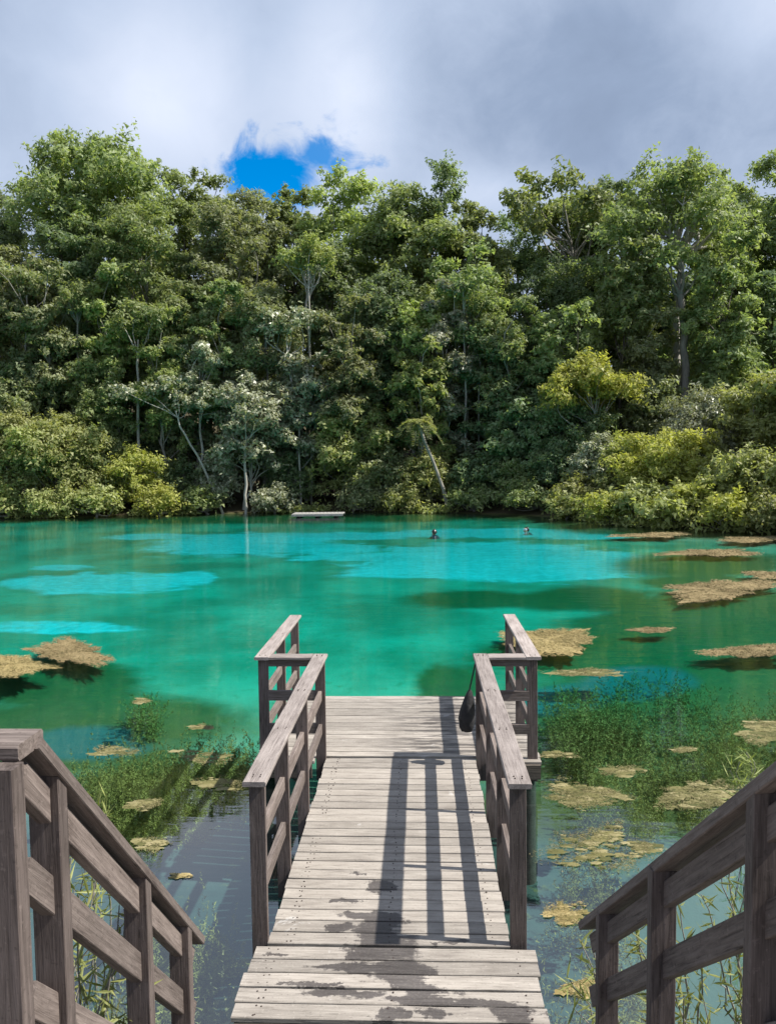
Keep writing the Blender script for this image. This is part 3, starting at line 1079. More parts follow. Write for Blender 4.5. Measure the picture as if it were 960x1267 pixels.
TREES = [
    # label, px, top, depth, half width px, crown bottom, palette, bark, style
    ('tall broad domed tree, highest crown at the left of the forest', 112, 166, 55, 104, 345, 'mid', 'dark', 'round'),
    ('dark green tree cut by the left picture edge below the domed crown', -14, 222, 57, 62, 430, 'dark', 'dark', 'round'),
    ('deep green tree under the right shoulder of the domed crown', 205, 204, 58, 50, 400, 'mid', 'dark', 'round'),
    ('small rounded green treetop just left of the blue gap in the clouds', 256, 210, 60, 44, 380, 'mid', 'dark', 'round'),
    ('olive treetop directly beneath the blue gap in the clouds', 312, 233, 58, 48, 420, 'olive', 'dark', 'round'),
    ('green treetop below the right edge of the blue gap in the clouds', 362, 224, 60, 40, 400, 'mid', 'dark', 'round'),
    ('light green dense treetop between the blue gap and the tallest central tree', 424, 211, 57, 56, 420, 'bright', 'grey', 'round'),
    ('tallest central tree with feathery dark top', 521, 185, 56, 56, 350, 'dark', 'dark', 'wisp'),
    ('full green tree beneath the tallest central top', 508, 236, 55, 70, 440, 'mid', 'dark', 'round'),
    ('green tree on the left side of the open notch in the skyline', 586, 246, 55, 48, 470, 'mid', 'grey', 'round'),
    ('wispy open-crowned tree with sky showing through, right of the skyline notch', 698, 206, 55, 76, 330, 'mid', 'grey', 'wisp'),
    ('big spreading tree with tall thick grey trunk on the right', 838, 189, 49, 92, 400, 'mid', 'pale', 'dome'),
    ('thin-leaved tree with bare branches at the right picture edge', 930, 193, 56, 62, 380, 'mid', 'grey', 'wisp'),
    ('tall green tree cut by the right picture edge', 985, 205, 54, 60, 450, 'mid', 'dark', 'round'),
    ('dark green crown between the wispy tree and the thick grey trunk', 765, 225, 57, 52, 450, 'dark', 'dark', 'round'),
    ('dark low crown filling the skyline notch', 640, 268, 60, 50, 470, 'dark', 'dark', 'round'),
    ('green crown behind the wispy open tree', 712, 244, 59, 52, 440, 'mid', 'dark', 'round'),
    ('green crown between the big spreading tree and the right picture edge', 905, 214, 58, 46, 420, 'mid', 'dark', 'round'),
    # middle row
    ('light olive tree on a thin pole trunk at the left picture edge', 22, 308, 49.5, 54, 460, 'olive', 'grey', 'round'),
    ('dark green tree between the left edge and the pale birch-like trunk', 88, 250, 51, 54, 460, 'dark', 'dark', 'round'),
    ('grey-green tree over the speckled pale trunk, left of centre', 172, 244, 50, 62, 440, 'mid', 'pale', 'round'),
    ('small fresh green tree with bright leaf tufts in the left wood', 135, 335, 48.5, 36, 500, 'bright', 'grey', 'column'),
    ('brownish olive tree below the blue gap in the clouds', 282, 246, 51, 58, 450, 'olive', 'grey', 'round'),
    ('slim flat-topped tree on a straight pale pole trunk at centre left', 381, 297, 49, 38, 352, 'bright', 'pale', 'dome'),
    ('dark leafy tree behind the straight pale pole trunk', 410, 300, 53, 50, 500, 'dark', 'dark', 'round'),
    ('dark dense tree at the middle of the forest', 470, 330, 50, 52, 520, 'dark', 'dark', 'round'),
    ('tall dark tree with several thin pale stems right of the middle', 573, 310, 49.5, 50, 470, 'mid', 'pale', 'column'),
    ('small yellow-green crown high in the dark central wood', 514, 372, 48.5, 36, 460, 'bright', 'grey', 'round'),
    ('blue-green tree below the wispy open crown', 690, 318, 52, 58, 500, 'dark', 'dark', 'round'),
    ('green hanging foliage left of the thick grey trunk', 775, 300, 47.5, 46, 440, 'mid', 'dark', 'column'),
    ('green hanging foliage right of the thick grey trunk', 893, 290, 45.5, 44, 470, 'mid', 'dark', 'column'),
    ('dark tree low on the right picture edge', 955, 330, 47, 52, 520, 'dark', 'dark', 'round'),
    ('dull green tree left of the grey leaning tree', 228, 345, 48.5, 46, 520, 'mid', 'grey', 'round'),
    ('grey-olive tree rising behind the silvery tree', 330, 355, 48.5, 50, 520, 'olive', 'grey', 'round'),
    ('dim green tree in the dark right of the leaning palm', 618, 395, 48, 52, 590, 'dark', 'dark', 'round'),
    ('olive slender tree filling the gap below the domed crown', 60, 330, 47.6, 42, 530, 'olive', 'grey', 'column'),
    ('fresh green slender tree right of the speckled trunk', 200, 385, 47.4, 38, 560, 'bright', 'grey', 'column'),
    ('mid green slender tree left of the silvery tree', 275, 352, 48.0, 40, 540, 'mid', 'grey', 'column'),
    ('olive leafy tree right of the straight pale pole trunk', 430, 372, 47.6, 44, 560, 'olive', 'grey', 'column'),
    ('yellowish slender tree above the leaning palm', 520, 420, 47.0, 40, 570, 'bright', 'pale', 'column'),
    ('grey-green slender tree left of the long pale stem', 552, 352, 47.8, 36, 560, 'grey', 'pale', 'column'),
    ('green slender tree under the skyline notch', 632, 372, 47.4, 42, 560, 'mid', 'grey', 'column'),
    ('blue-green leafy tree behind the golden tree', 700, 380, 46.6, 46, 520, 'mid', 'dark', 'column'),
    ('dim olive tree left of the thick trunk base', 800, 385, 46.8, 40, 540, 'olive', 'grey', 'column'),
    ('mid green tree between the thick trunk and the right edge', 905, 400, 45.2, 48, 540, 'mid', 'grey', 'column'),
    # front row at the water
    ('silvery grey-leaved tree standing at the waterline', 308, 462, 46.6, 48, 590, 'grey', 'pale', 'round'),
    ('grey twiggy tree above the leaning white trunk', 250, 408, 47, 44, 545, 'grey', 'pale', 'wisp'),
    ('greyish small tree right of the silvery tree', 372, 430, 47.6, 42, 570, 'grey', 'grey', 'round'),
    ('golden green tree lit bright right of centre', 728, 428, 43.5, 60, 560, 'yellow', 'grey', 'dome'),
    ('dark leafy small tree under the golden tree', 715, 480, 44.5, 58, 630, 'dark', 'dark', 'round'),
    ('dark bushy tree left of the golden tree', 652, 480, 46, 50, 632, 'dark', 'dark', 'round'),
    ('dark shaded tree between the speckled trunk and left bank bushes', 122, 440, 47.5, 50, 580, 'mid', 'dark', 'round'),
    ('dark tree deep left behind the bank bushes', 45, 430, 48, 58, 590, 'dark', 'dark', 'round'),
]
for i, (lab, px, top, Yd, rp, bot, pal, bark, style) in enumerate(TREES):
    kw = {}
    if lab.startswith('big spreading'):
        kw = dict(trunk_r=0.36, base_px=850, nl=14)
    elif style == 'wisp':
        kw = dict(nl=17)
    make_tree(lab, px, top, Yd, rp, bot, pal, bark, style, seed=100 + i, leaf=0.245 if Yd > 53 else 0.215, dens=1.05, **kw)

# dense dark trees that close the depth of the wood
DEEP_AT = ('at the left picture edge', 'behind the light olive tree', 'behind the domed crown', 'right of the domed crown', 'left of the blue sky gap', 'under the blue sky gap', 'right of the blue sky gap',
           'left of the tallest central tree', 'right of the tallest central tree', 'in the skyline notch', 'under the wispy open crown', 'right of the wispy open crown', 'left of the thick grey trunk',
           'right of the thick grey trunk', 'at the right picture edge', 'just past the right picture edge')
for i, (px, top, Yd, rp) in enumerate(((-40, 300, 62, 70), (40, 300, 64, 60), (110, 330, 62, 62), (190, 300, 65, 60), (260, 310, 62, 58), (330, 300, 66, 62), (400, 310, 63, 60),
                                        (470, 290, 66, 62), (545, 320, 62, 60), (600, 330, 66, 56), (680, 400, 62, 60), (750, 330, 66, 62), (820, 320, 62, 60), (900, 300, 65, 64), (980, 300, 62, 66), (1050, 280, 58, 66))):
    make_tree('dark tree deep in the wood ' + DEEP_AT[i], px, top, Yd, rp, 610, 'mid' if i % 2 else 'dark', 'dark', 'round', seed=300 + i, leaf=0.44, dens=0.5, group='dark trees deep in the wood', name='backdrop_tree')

# dark undergrowth between the trunks
SHADE = ('at the far left picture edge', 'behind the leaning grey stem', 'behind the large rounded olive bush', 'left of the speckled pale trunk', 'right of the speckled pale trunk',
         'left of the leaning white trunk', 'above the leaning white trunk', 'behind the silvery tree', 'left of the straight pole trunk', 'right of the straight pole trunk',
         'behind the rounded bush by the raft', 'behind the leaning palm', 'left of the long thin pale stem', 'right of the forked thin stem', 'left of the golden tree',
         'behind the golden tree', 'left of the thick grey trunk', 'right of the thick grey trunk', 'at the right picture edge')
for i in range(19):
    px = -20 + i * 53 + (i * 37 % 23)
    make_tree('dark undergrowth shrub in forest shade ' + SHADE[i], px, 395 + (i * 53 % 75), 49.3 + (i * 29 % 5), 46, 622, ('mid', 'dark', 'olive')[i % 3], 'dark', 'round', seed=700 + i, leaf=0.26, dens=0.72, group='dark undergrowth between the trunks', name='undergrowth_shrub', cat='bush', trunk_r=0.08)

# a few trees carry the banks on past the picture edges
def pix(P):
    d = P - Vector((0, 0, CAM_Z))
    k = d.dot(_f)
    return 480 + d.dot(_r) / k * FPX, 633.5 - d.dot(_u) / k * FPX


for i, (lab, x, y, h, r) in enumerate((('green tree on the left bank past the picture edge', -31, 46, 19, 4.5), ('tall tree far left on the bank past the picture edge', -40, 43, 18, 5),
                                       ('green tree on the right bank past the picture edge', 20, 36, 12, 3.6), ('low tree farthest right on the bank past the picture edge', 23, 29, 11, 3.6))):
    u_, v_ = pix(Vector((x, y, h)))
    u2, v2 = pix(Vector((x, y, 1.6)))
    make_tree(lab, u_, v_, y, r * FPX / y, v2, 'mid', 'dark', 'round', seed=400 + i, leaf=0.40, dens=0.35, group='trees past the picture edges')

SHRUBS = [
    # label, px, top, depth, half width, bottom, palette
    ('olive bush at the left picture edge by the water', 8, 505, 44.4, 48, 634, 'bank'),
    ('large rounded olive bush on the left bank', 72, 512, 44.8, 58, 632, 'bank'),
    ('bright yellow-green bush hanging to the water on the left bank', 172, 556, 45.4, 42, 634, 'yellow'),
    ('green bush between the two left bank bushes', 125, 540, 46, 40, 634, 'mid'),
    ('pale leafy bush above the left bank bushes', 20, 460, 46.5, 44, 560, 'olive'),
    ('dark low bush left of the leaning white trunk', 225, 570, 46.6, 34, 634, 'dark'),
    ('grey-green shrub at the foot of the leaning white trunk', 268, 560, 46.8, 30, 632, 'grey'),
    ('dark shrub right of the silvery tree', 356, 560, 47.6, 36, 632, 'dark'),
    ('rounded olive bush behind the white raft', 436, 490, 47.6, 54, 632, 'bank'),
    ('olive shrub beneath the rounded bush right of the raft', 470, 560, 46.8, 44, 633, 'olive'),
    ('pale leafy bush around the foot of the palm', 528, 556, 46.4, 38, 632, 'bank'),
    ('dark shrub between the palm and the swimmers', 590, 560, 45.8, 38, 634, 'dark'),
    ('dark green shrub above the right swimmer', 640, 570, 44.6, 40, 636, 'mid'),
    ('silver-leaved shrub at the inner end of the right bank', 742, 540, 41.5, 40, 640, 'grey'),
    ('low olive bush where the right bank begins', 716, 588, 40.4, 36, 642, 'bank'),
    ('broad yellow-green bush in the middle of the right bank', 832, 532, 38.0, 66, 648, 'yellow'),
    ('low yellow-green bush at the front of the right bank', 790, 600, 35.6, 40, 652, 'bank'),
    ('tangled olive bush left of the big right bush', 772, 540, 40.5, 44, 646, 'bank'),
    ('grey-green bush high on the right bank', 862, 486, 42, 62, 600, 'grey'),
    ('olive bush high at the right picture edge', 935, 468, 40, 62, 590, 'bank'),
    ('yellow-green bush low at the right picture edge', 930, 560, 34.2, 66, 656, 'bank'),
    ('fresh green low bush in front on the right bank', 868, 596, 34.2, 44, 654, 'yellow'),
    ('olive bush under the thick grey trunk', 815, 470, 45, 46, 590, 'olive'),
    ('dark green bush under the golden tree', 690, 540, 43.6, 36, 640, 'dark'),
    ('leafy bush beyond the right picture edge corner', 1010, 540, 31.5, 60, 664, 'bank'),
    ('low bush in the water at the far left picture edge', -2, 596, 43.0, 34, 640, 'bank'),
    ('low yellow bush dipping into the water left of the bright bush', 62, 604, 43.3, 34, 640, 'bank'),
    ('low pale bush dipping into the water below the left bank', 118, 602, 43.6, 36, 640, 'bank'),
    ('low bright sprays spilling over the water on the left bank', 196, 604, 44.2, 32, 639, 'yellow'),
    ('low dim bush at the water left of the white trunk', 246, 604, 45.2, 28, 637, 'mid'),
    ('low grey bush at the water right of the silvery tree', 338, 602, 45.6, 30, 635, 'grey'),
    ('low olive bush at the water right beside the white raft', 448, 602, 46.0, 32, 635, 'olive'),
    ('low pale bush at the water left of the palm foot', 500, 600, 45.3, 30, 635, 'bank'),
    ('low dark bush at the water right of the palm foot', 586, 604, 44.2, 32, 637, 'mid'),
    ('low dark bush at the water above the right swimmer', 650, 604, 42.6, 32, 640, 'mid'),
    ('low bright reeds at the tip of the right bank', 706, 610, 39.2, 28, 645, 'bank'),
    ('low yellow reeds along the front of the right bank', 752, 612, 35.8, 36, 654, 'yellow'),
    ('low sunny bush at the water in the middle of the right bank', 826, 614, 33.6, 40, 659, 'bank'),
    ('low sunny bush at the water near the right picture edge', 900, 612, 31.9, 42, 663, 'yellow'),
    ('low olive bush at the water in the right picture corner', 968, 606, 30.6, 44, 668, 'bank'),
]
for i, (lab, px, top, Yd, rp, bot, pal) in enumerate(SHRUBS):
    make_tree(lab, px, top, Yd, rp, bot, pal, 'grey', 'round', seed=500 + i, leaf=0.175, dens=1.3, group='bushes along the far bank', name='bush', cat='bush', trunk_r=0.09, nl=11)


# leaning and bare trunks that stand out pale against the dark wood
def bare_trunk(label, pts, Yd, r0, r1, bark='pale', tuft=None, seed=0):
    rng = np.random.default_rng(seed)
    P = [aty(u, v, Yd) for (u, v) in pts]
    gz = float(ground_z(np.array([P[0].x]), np.array([Yd]))[0])
    base = Vector((P[0].x, Yd, min(gz, P[0].z) - 0.2))
    loc = np.array([tuple(p - base) for p in P])
    loc[0] = (0, 0, 0)
    n = 10
    tt = np.linspace(0, len(loc) - 1, n)
    path = np.array([[np.interp(t, np.arange(len(loc)), loc[:, k]) for k in range(3)] for t in tt])
    path[1:-1] += rng.normal(size=(n - 2, 3)) * 0.04
    root = thing('slender_tree', label, 'tree', base, 'slender pale trunks')
    acc = Acc()
    acc.add(*tube(path, np.linspace(r0, r1, n), 8))
    tip = path[-1]
    lob = []
    for k in range(5):
        e = tip + np.array([rng.normal() * 0.9, rng.normal() * 0.6, 0.3 + rng.random() * 1.3])
        acc.add(*tube(limb_path(rng, path[-2], e, 5), np.linspace(r1 * 0.7, 0.012, 5), 5))
        lob.append((e, 0.55 + 0.3 * rng.random()))
    link('trunk', acc.build('trunk', BARK[bark], True), root)
    lv, lq, _ = crown_leaves(rng, lob, 0.21, 1500, 0.4)
    link('crown', mesh_np('crown', lv, [lq], FOL[tuft or 'grey']), root)


bare_trunk('leaning crooked white trunk over the left waterline', [(277, 630), (258, 590), (240, 556), (224, 530), (217, 508)], 45.6, 0.088, 0.041, 'pale', 'grey', 1)
bare_trunk('straight pale trunk rising from the waterline under the silvery tree', [(304, 633), (305, 600), (303, 570), (306, 540)], 45.4, 0.102, 0.061, 'pale', 'grey', 2)
bare_trunk('thin grey pole trunk near the left picture edge', [(31, 560), (31, 480), (32, 420), (33, 365)], 47.4, 0.068, 0.041, 'grey', 'olive', 3)
bare_trunk('speckled pale trunk in the dark left wood', [(171, 580), (171, 520), (170, 470), (171, 420)], 47.2, 0.102, 0.061, 'pale', 'mid', 4)
bare_trunk('thin pale trunk left of the speckled trunk', [(97, 560), (96, 470), (97, 430), (95, 385)], 47.6, 0.075, 0.048, 'grey', 'mid', 5)
bare_trunk('straight pale pole trunk below the slim flat-topped tree', [(384, 560), (384, 480), (383, 400), (382, 335)], 48.2, 0.075, 0.048, 'pale', 'bright', 6)
bare_trunk('thin crooked trunk left of the raft', [(372, 600), (370, 530), (360, 470), (355, 425)], 47.0, 0.068, 0.041, 'pale', 'grey', 7)
bare_trunk('long thin pale stem right of the middle', [(577, 600), (576, 520), (574, 430), (574, 375)], 47.6, 0.075, 0.041, 'pale', 'mid', 8)
bare_trunk('forked thin stem beside the long pale stem', [(592, 600), (592, 520), (594, 450), (584, 410)], 47.9, 0.061, 0.034, 'grey', 'mid', 9)
bare_trunk('leaning grey stem among the left bank bushes', [(18, 636), (28, 600), (36, 578), (42, 560)], 43.9, 0.061, 0.034, 'pale', 'bank', 10)
bare_trunk('short pale stem in the shade of the left bank bushes', [(40, 636), (41, 615), (44, 600), (42, 585)], 43.9, 0.061, 0.034, 'pale', 'bank', 11)
bare_trunk('thick grey trunk twin on the right above the bank', [(846, 560), (848, 470), (846, 410), (840, 345)], 46.4, 0.272, 0.177, 'grey', 'mid', 12)


# palm leaning over the water
def make_palm():
    rng = np.random.default_rng(77)
    Yd = 44.6
    pts = [aty(u, v, Yd) for (u, v) in ((556, 632), (548, 604), (537, 574), (526, 548), (517, 522))]
    base = Vector((pts[0].x, Yd, 0.0))
    root = thing('leaning_palm', 'short leaning palm with drooping pale fronds at the waterline', 'palm', base)
    P = np.array([tuple(p - base) for p in pts])
    P[0] = (0, 0, -0.1)
    vs, q = tube(P, [0.13, 0.10, 0.09, 0.09, 0.11], 9)
    link('trunk', mesh_np('trunk', vs, [q], BARK['grey'], True), root)
    tip = P[-1]
    for k in range(16):
        a = k * 2.4
        el = 0.9 - 1.25 * (k / 16) + rng.normal() * 0.08
        L = 1.05 + 0.4 * rng.random()
        n = 9
        t = np.linspace(0, 1, n)
        hor = np.array([math.cos(a), math.sin(a), 0])
        path = tip + hor * (t * L * math.cos(el))[:, None] + np.array([0, 0, 1.0]) * (t * L * math.sin(el) - 0.75 * t ** 2.2 * L)[:, None]
        acc = Acc()
        acc.add(*tube(path, np.linspace(0.022, 0.006, n), 4))
        m = 52
        tt = np.repeat(np.linspace(0.15, 1.0, m // 2), 2)
        side = np.tile([1, -1], m // 2)
        Pp = np.stack([np.interp(tt, t, path[:, i]) for i in range(3)], -1)
        lat = np.cross(hor, [0, 0, 1.0])
        D = norm(lat[None] * side[:, None] + hor * 0.55 - np.array([0, 0, 0.45]) + rng.normal(size=(m, 3)) * 0.12)
        ll = 0.5 * (1.1 - 0.6 * tt)
        v, qq = leaf_quads(Pp + D * ll[:, None] * 0.5, np.array([[0, 0, 1.0]]) + rng.normal(size=(m, 3)) * 0.2, D, ll, np.full(m, 0.075))
        acc.add(v, qq)
        link('frond', acc.build('frond', FOL['bank'] if k < 6 else FOL['olive']), root)


make_palm()

# low herbs and grasses fringing the bank
rng = np.random.default_rng(8)
seg = SHORE[14:27]
pp, hh = [], []
for a, b in zip(seg[:-1], seg[1:]):
    n = int(np.linalg.norm(b - a) * 34)
    t = rng.random((n, 1))
    nrm = np.array([-(b - a)[1], (b - a)[0]]) / np.linalg.norm(b - a)
    off = rng.normal(size=(n, 1)) * 0.35 - 0.15
    xy = a + (b - a) * t - nrm * off
    pp.append(np.concatenate([xy, np.full((n, 1), 0.0)], 1))
P = np.concatenate(pp)
P = P[wav(P[:, 0], P[:, 1], 0.9, 21) > 0.05]
m = len(P)
rep = np.repeat(np.arange(m), 7)
Q = P[rep] + rng.normal(size=(len(rep), 3)) * np.array([0.12, 0.12, 0.0])
Q[:, 2] = 0.04 + np.abs(rng.normal(size=len(rep))) * 0.22
v, q = leaf_quads(Q, rng.normal(size=(len(rep), 3)) * 0.7 + np.array([0, -0.3, 0.7]), rng.normal(size=(len(rep), 3)) + np.array([0, 0, 0.8]), 0.15 + 0.16 * rng.random(len(rep)), 0.07 + 0.05 * rng.random(len(rep)))
herbs = link('bank_herbs', mesh_np('bank_herbs', v, [q], FOL['bank']))
herbs['kind'] = 'stuff'
tag(herbs, 'low yellow-green herbs fringing the far waterline', 'herbs')


# ------------------------------------------------------------------ floating weed mats
def mat_material(name, a, b, c):
    m, n = new_mat(name)
    geo = n.n.new('ShaderNodeNewGeometry')
    isl = geo.outputs['Random Per Island']
    f = n.noise(geo.outputs['Position'], 3.0, 4.0, 0.6)
    col = n.ramp(n.math('ADD', n.math('MULTIPLY', isl, 0.6), n.math('MULTIPLY', f, 0.45)), ((0.15, a), (0.5, b), (0.85, c)))
    p = n.node('ShaderNodeBsdfPrincipled', Roughness=0.8)
    n.set(p, 'Base Color', col)
    n.set(p, 'Specular IOR Level', 0.2)
    out_surface(n, p.outputs[0])
    return m


MAT = {'brown': mat_material('dried_brown_weed', (0.070, 0.072, 0.026), (0.190, 0.145, 0.070), (0.30, 0.232, 0.125)),
       'straw': mat_material('straw_weed', (0.10, 0.095, 0.032), (0.245, 0.190, 0.080), (0.35, 0.285, 0.14)),
       'green': mat_material('floating_green_algae', (0.05, 0.058, 0.018), (0.145, 0.132, 0.052), (0.27, 0.235, 0.125)),
       'olive': mat_material('submerged_algae', (0.085, 0.070, 0.014), (0.225, 0.180, 0.042), (0.380, 0.300, 0.090))}


def weed_mat(label, u, v, hu, hv, kind, n_str, slen, seed, sheet=True, z=0.0, cover=0.55, group='floating weed mats', lift=0.03):
    rng = np.random.default_rng(seed)
    c = onz(u, v, z)
    rx = (onz(u + hu, v, z) - c).length
    t, b = onz(u, v - hv, z), onz(u, v + hv, z)
    shear = (t.x - b.x) / (t.y - b.y)
    ry = (t.y - b.y) / 2
    ph = rng.random(6) * 6.28

    def edge(a):
        return 0.74 + 0.16 * np.sin(2 * a + ph[0]) + 0.12 * np.sin(3 * a + ph[1]) + 0.09 * np.sin(5 * a + ph[2]) + 0.06 * np.sin(9 * a + ph[3]) + 0.04 * np.sin(17 * a + ph[4])
    acc = Acc()
    if sheet:
        na, nr = 120, 7
        ang = np.arange(na) * 2 * math.pi / na
        jag = 1 + 0.10 * rng.normal(size=na)
        vs = []
        for i in range(nr):
            k = (i + 0.3) / (nr - 0.7)
            for ia, a in enumerate(ang):
                e = edge(a) * k * (1 + (jag[ia] - 1) * k ** 2)
                dy = math.sin(a) * e * ry
                vs.append((math.cos(a) * e * rx + shear * dy, dy, 0.004 + lift * 0.6 * (1 - k) ** 0.5 * (0.6 + 0.8 * rng.random()) if i < nr - 1 else 0.0025))
        q = [(i * na + k, i * na + (k + 1) % na, (i + 1) * na + (k + 1) % na, (i + 1) * na + k) for i in range(nr - 1) for k in range(na)]
        q += [(0, k, k + 1, k + 2) for k in range(1, na - 2, 2)]
        acc.add(np.array(vs), np.array(q)[:, ::-1])
    # thin ragged films
    nf = 0 if sheet else max(10, int(n_str * 0.045))
    for j in range(nf):
        a0, k0 = rng.random() * 6.28, math.sqrt(rng.random()) * 0.95
        cxx, cyy = math.cos(a0) * edge(a0) * k0 * rx, math.sin(a0) * edge(a0) * k0 * ry
        cxx += shear * cyy
        fr_ = slen * (0.6 + 2.2 * rng.random() ** 2) * (1.1 - 0.5 * k0)
        aa = np.arange(12) * 2 * math.pi / 12
        rr_ = fr_ * (0.45 + 0.75 * rng.random(12))
        zf = 0.0035 + 0.004 * rng.random()
        ring = np.stack([cxx + np.cos(aa) * rr_ * 1.7, cyy + np.sin(aa) * rr_ * 0.8, np.full(12, zf) + 0.002 * rng.random(12)], -1)
        vs = np.concatenate([ring, [(cxx, cyy, zf + 0.006)]])
        acc.add(vs, np.array([(12, k, (k + 1) % 12, (k + 2) % 12) for k in range(0, 12, 2)]))
    # strands
    n_str = int(n_str * (3.2 if sheet else 2.0))
    n = n_str * 3
    a = rng.random(n) * 6.28
    k = np.sqrt(rng.random(n)) * 1.16
    e = edge(a) * k
    dy = np.sin(a) * e * ry
    x = np.cos(a) * e * rx + shear * dy
    patch = 0.5 + 0.5 * wav(x * 3 + ph[5], dy * 3, 1.6 / max(0.4, min(rx, 1.2)), seed + 5) + 0.25 * rng.normal(size=n) - 0.5 * np.clip(k - 0.8, 0, 1) * 2
    keep = np.argsort(-patch + (0 if not sheet else rng.random(n) * 1.2))[:n_str]
    x, dy = x[keep], dy[keep]
    P = np.stack([x, dy, 0.006 + lift * rng.random(n_str) ** 2], -1)
    th = rng.random(n_str) * 6.28
    D = np.stack([np.cos(th) * 1.6, np.sin(th), 0.10 * rng.normal(size=n_str)], -1)
    N = np.stack([rng.normal(size=n_str) * 0.30, rng.normal(size=n_str) * 0.30, np.ones(n_str)], -1)
    L = slen * (0.4 + 1.1 * rng.random(n_str))
    vv, qq = leaf_quads(P, N, D, L, L * (0.07 + 0.08 * rng.random(n_str)), 0.05)
    vv[:, 2] = np.maximum(vv[:, 2], 0.002)
    acc.add(vv, qq)
    o = link('weed_mat', acc.build('weed_mat', MAT[kind]), None, c)
    tag(o, label, 'weed mat', group)
    return o


MATS = [
    ('large pinkish-brown weed mat floating off the right bank', 888, 729, 78, 15, 'brown', 2600, 0.16, True),
    ('straw-coloured weed mat just beyond the right platform railing', 678, 792, 82, 16, 'straw', 3000, 0.12, True),
    ('small brown weed mat right of the straw-coloured mat', 806, 780, 27, 5, 'brown', 700, 0.11, True),
    ('brown weed mat at the right edge above the stair rail', 928, 806, 58, 10, 'brown', 1500, 0.12, True),
    ('long thin brown weed mat above the large pinkish-brown mat', 880, 684, 62, 6, 'brown', 1200, 0.22, True),
    ('thin brown weed streak by the right bank bushes', 806, 662, 62, 3.5, 'brown', 800, 0.25, True),
    ('brown weed streak touching the right bank at the picture edge', 935, 667, 60, 4, 'brown', 800, 0.25, True),
    ('pale brown weed streak at the right edge below the bank', 950, 711, 44, 5, 'brown', 700, 0.18, True),
    ('brown weed mat with ragged outline on the left', 86, 806, 58, 17, 'brown', 1900, 0.11, True),
    ('yellowish weed mat at the left picture edge', 12, 823, 62, 14, 'straw', 1400, 0.11, True),
    ('thin green algae strip beside the right platform railing', 725, 833, 52, 7, 'green', 700, 0.09, False),
    ('pale algae patch right of the ramp post', 722, 985, 58, 22, 'green', 2600, 0.045, False),
    ('pale algae patch behind the right stair rail', 868, 985, 70, 22, 'green', 2600, 0.045, False),
    ('small pale algae islet in the dark reflection on the right', 846, 928, 18, 6, 'green', 260, 0.05, False),
    ('algae streak below the dark reflection on the right', 770, 955, 44, 8, 'green', 420, 0.05, False),
    ('algae patch at the right edge over the dark reflection', 945, 905, 34, 24, 'green', 1100, 0.06, False),
    ('small algae streak right of the platform corner', 690, 935, 30, 6, 'green', 260, 0.05, False),
    ('scattered algae crumbs right of the ramp', 740, 1050, 70, 40, 'green', 1900, 0.035, False),
    ('yellow algae cushion close to the right stair rail end', 700, 1130, 26, 22, 'straw', 900, 0.030, False),
    ('yellow algae tuft below the right stair rail end', 720, 1225, 30, 14, 'straw', 700, 0.028, False),
    ('round green algae pad right of the ramp post', 800, 1050, 24, 9, 'green', 500, 0.035, False),
    ('pale algae patch in the dark weed on the left', 140, 930, 28, 10, 'green', 520, 0.05, False),
    ('narrow algae streak left of the ramp railing', 255, 938, 46, 12, 'green', 560, 0.045, False),
    ('pale algae patch over the dark weed near the left stair rail', 178, 997, 26, 9, 'green', 520, 0.04, False),
    ('small pale algae islet at the outer edge of the left weed', 176, 868, 14, 4, 'green', 200, 0.055, False),
    ('small algae islet left of the platform', 250, 900, 16, 4, 'green', 200, 0.05, False),
    ('thin algae fringe where sky reflection begins on the left', 270, 970, 44, 12, 'green', 520, 0.04, False),
    ('algae strip in the sky reflection left of the ramp', 185, 1045, 30, 10, 'green', 420, 0.035, False),
    ('tiny yellow leaf cluster floating left of the ramp', 225, 1085, 14, 4, 'straw', 60, 0.03, False),
    ]
for i, (lab, u, v, hu, hv, kind, ns, sl, sh) in enumerate(MATS):
    weed_mat(lab, u, v, hu, hv, kind, ns, sl * (0.6 if sh else 0.75), 900 + i, sh, lift=0.010 if sh else 0.008)


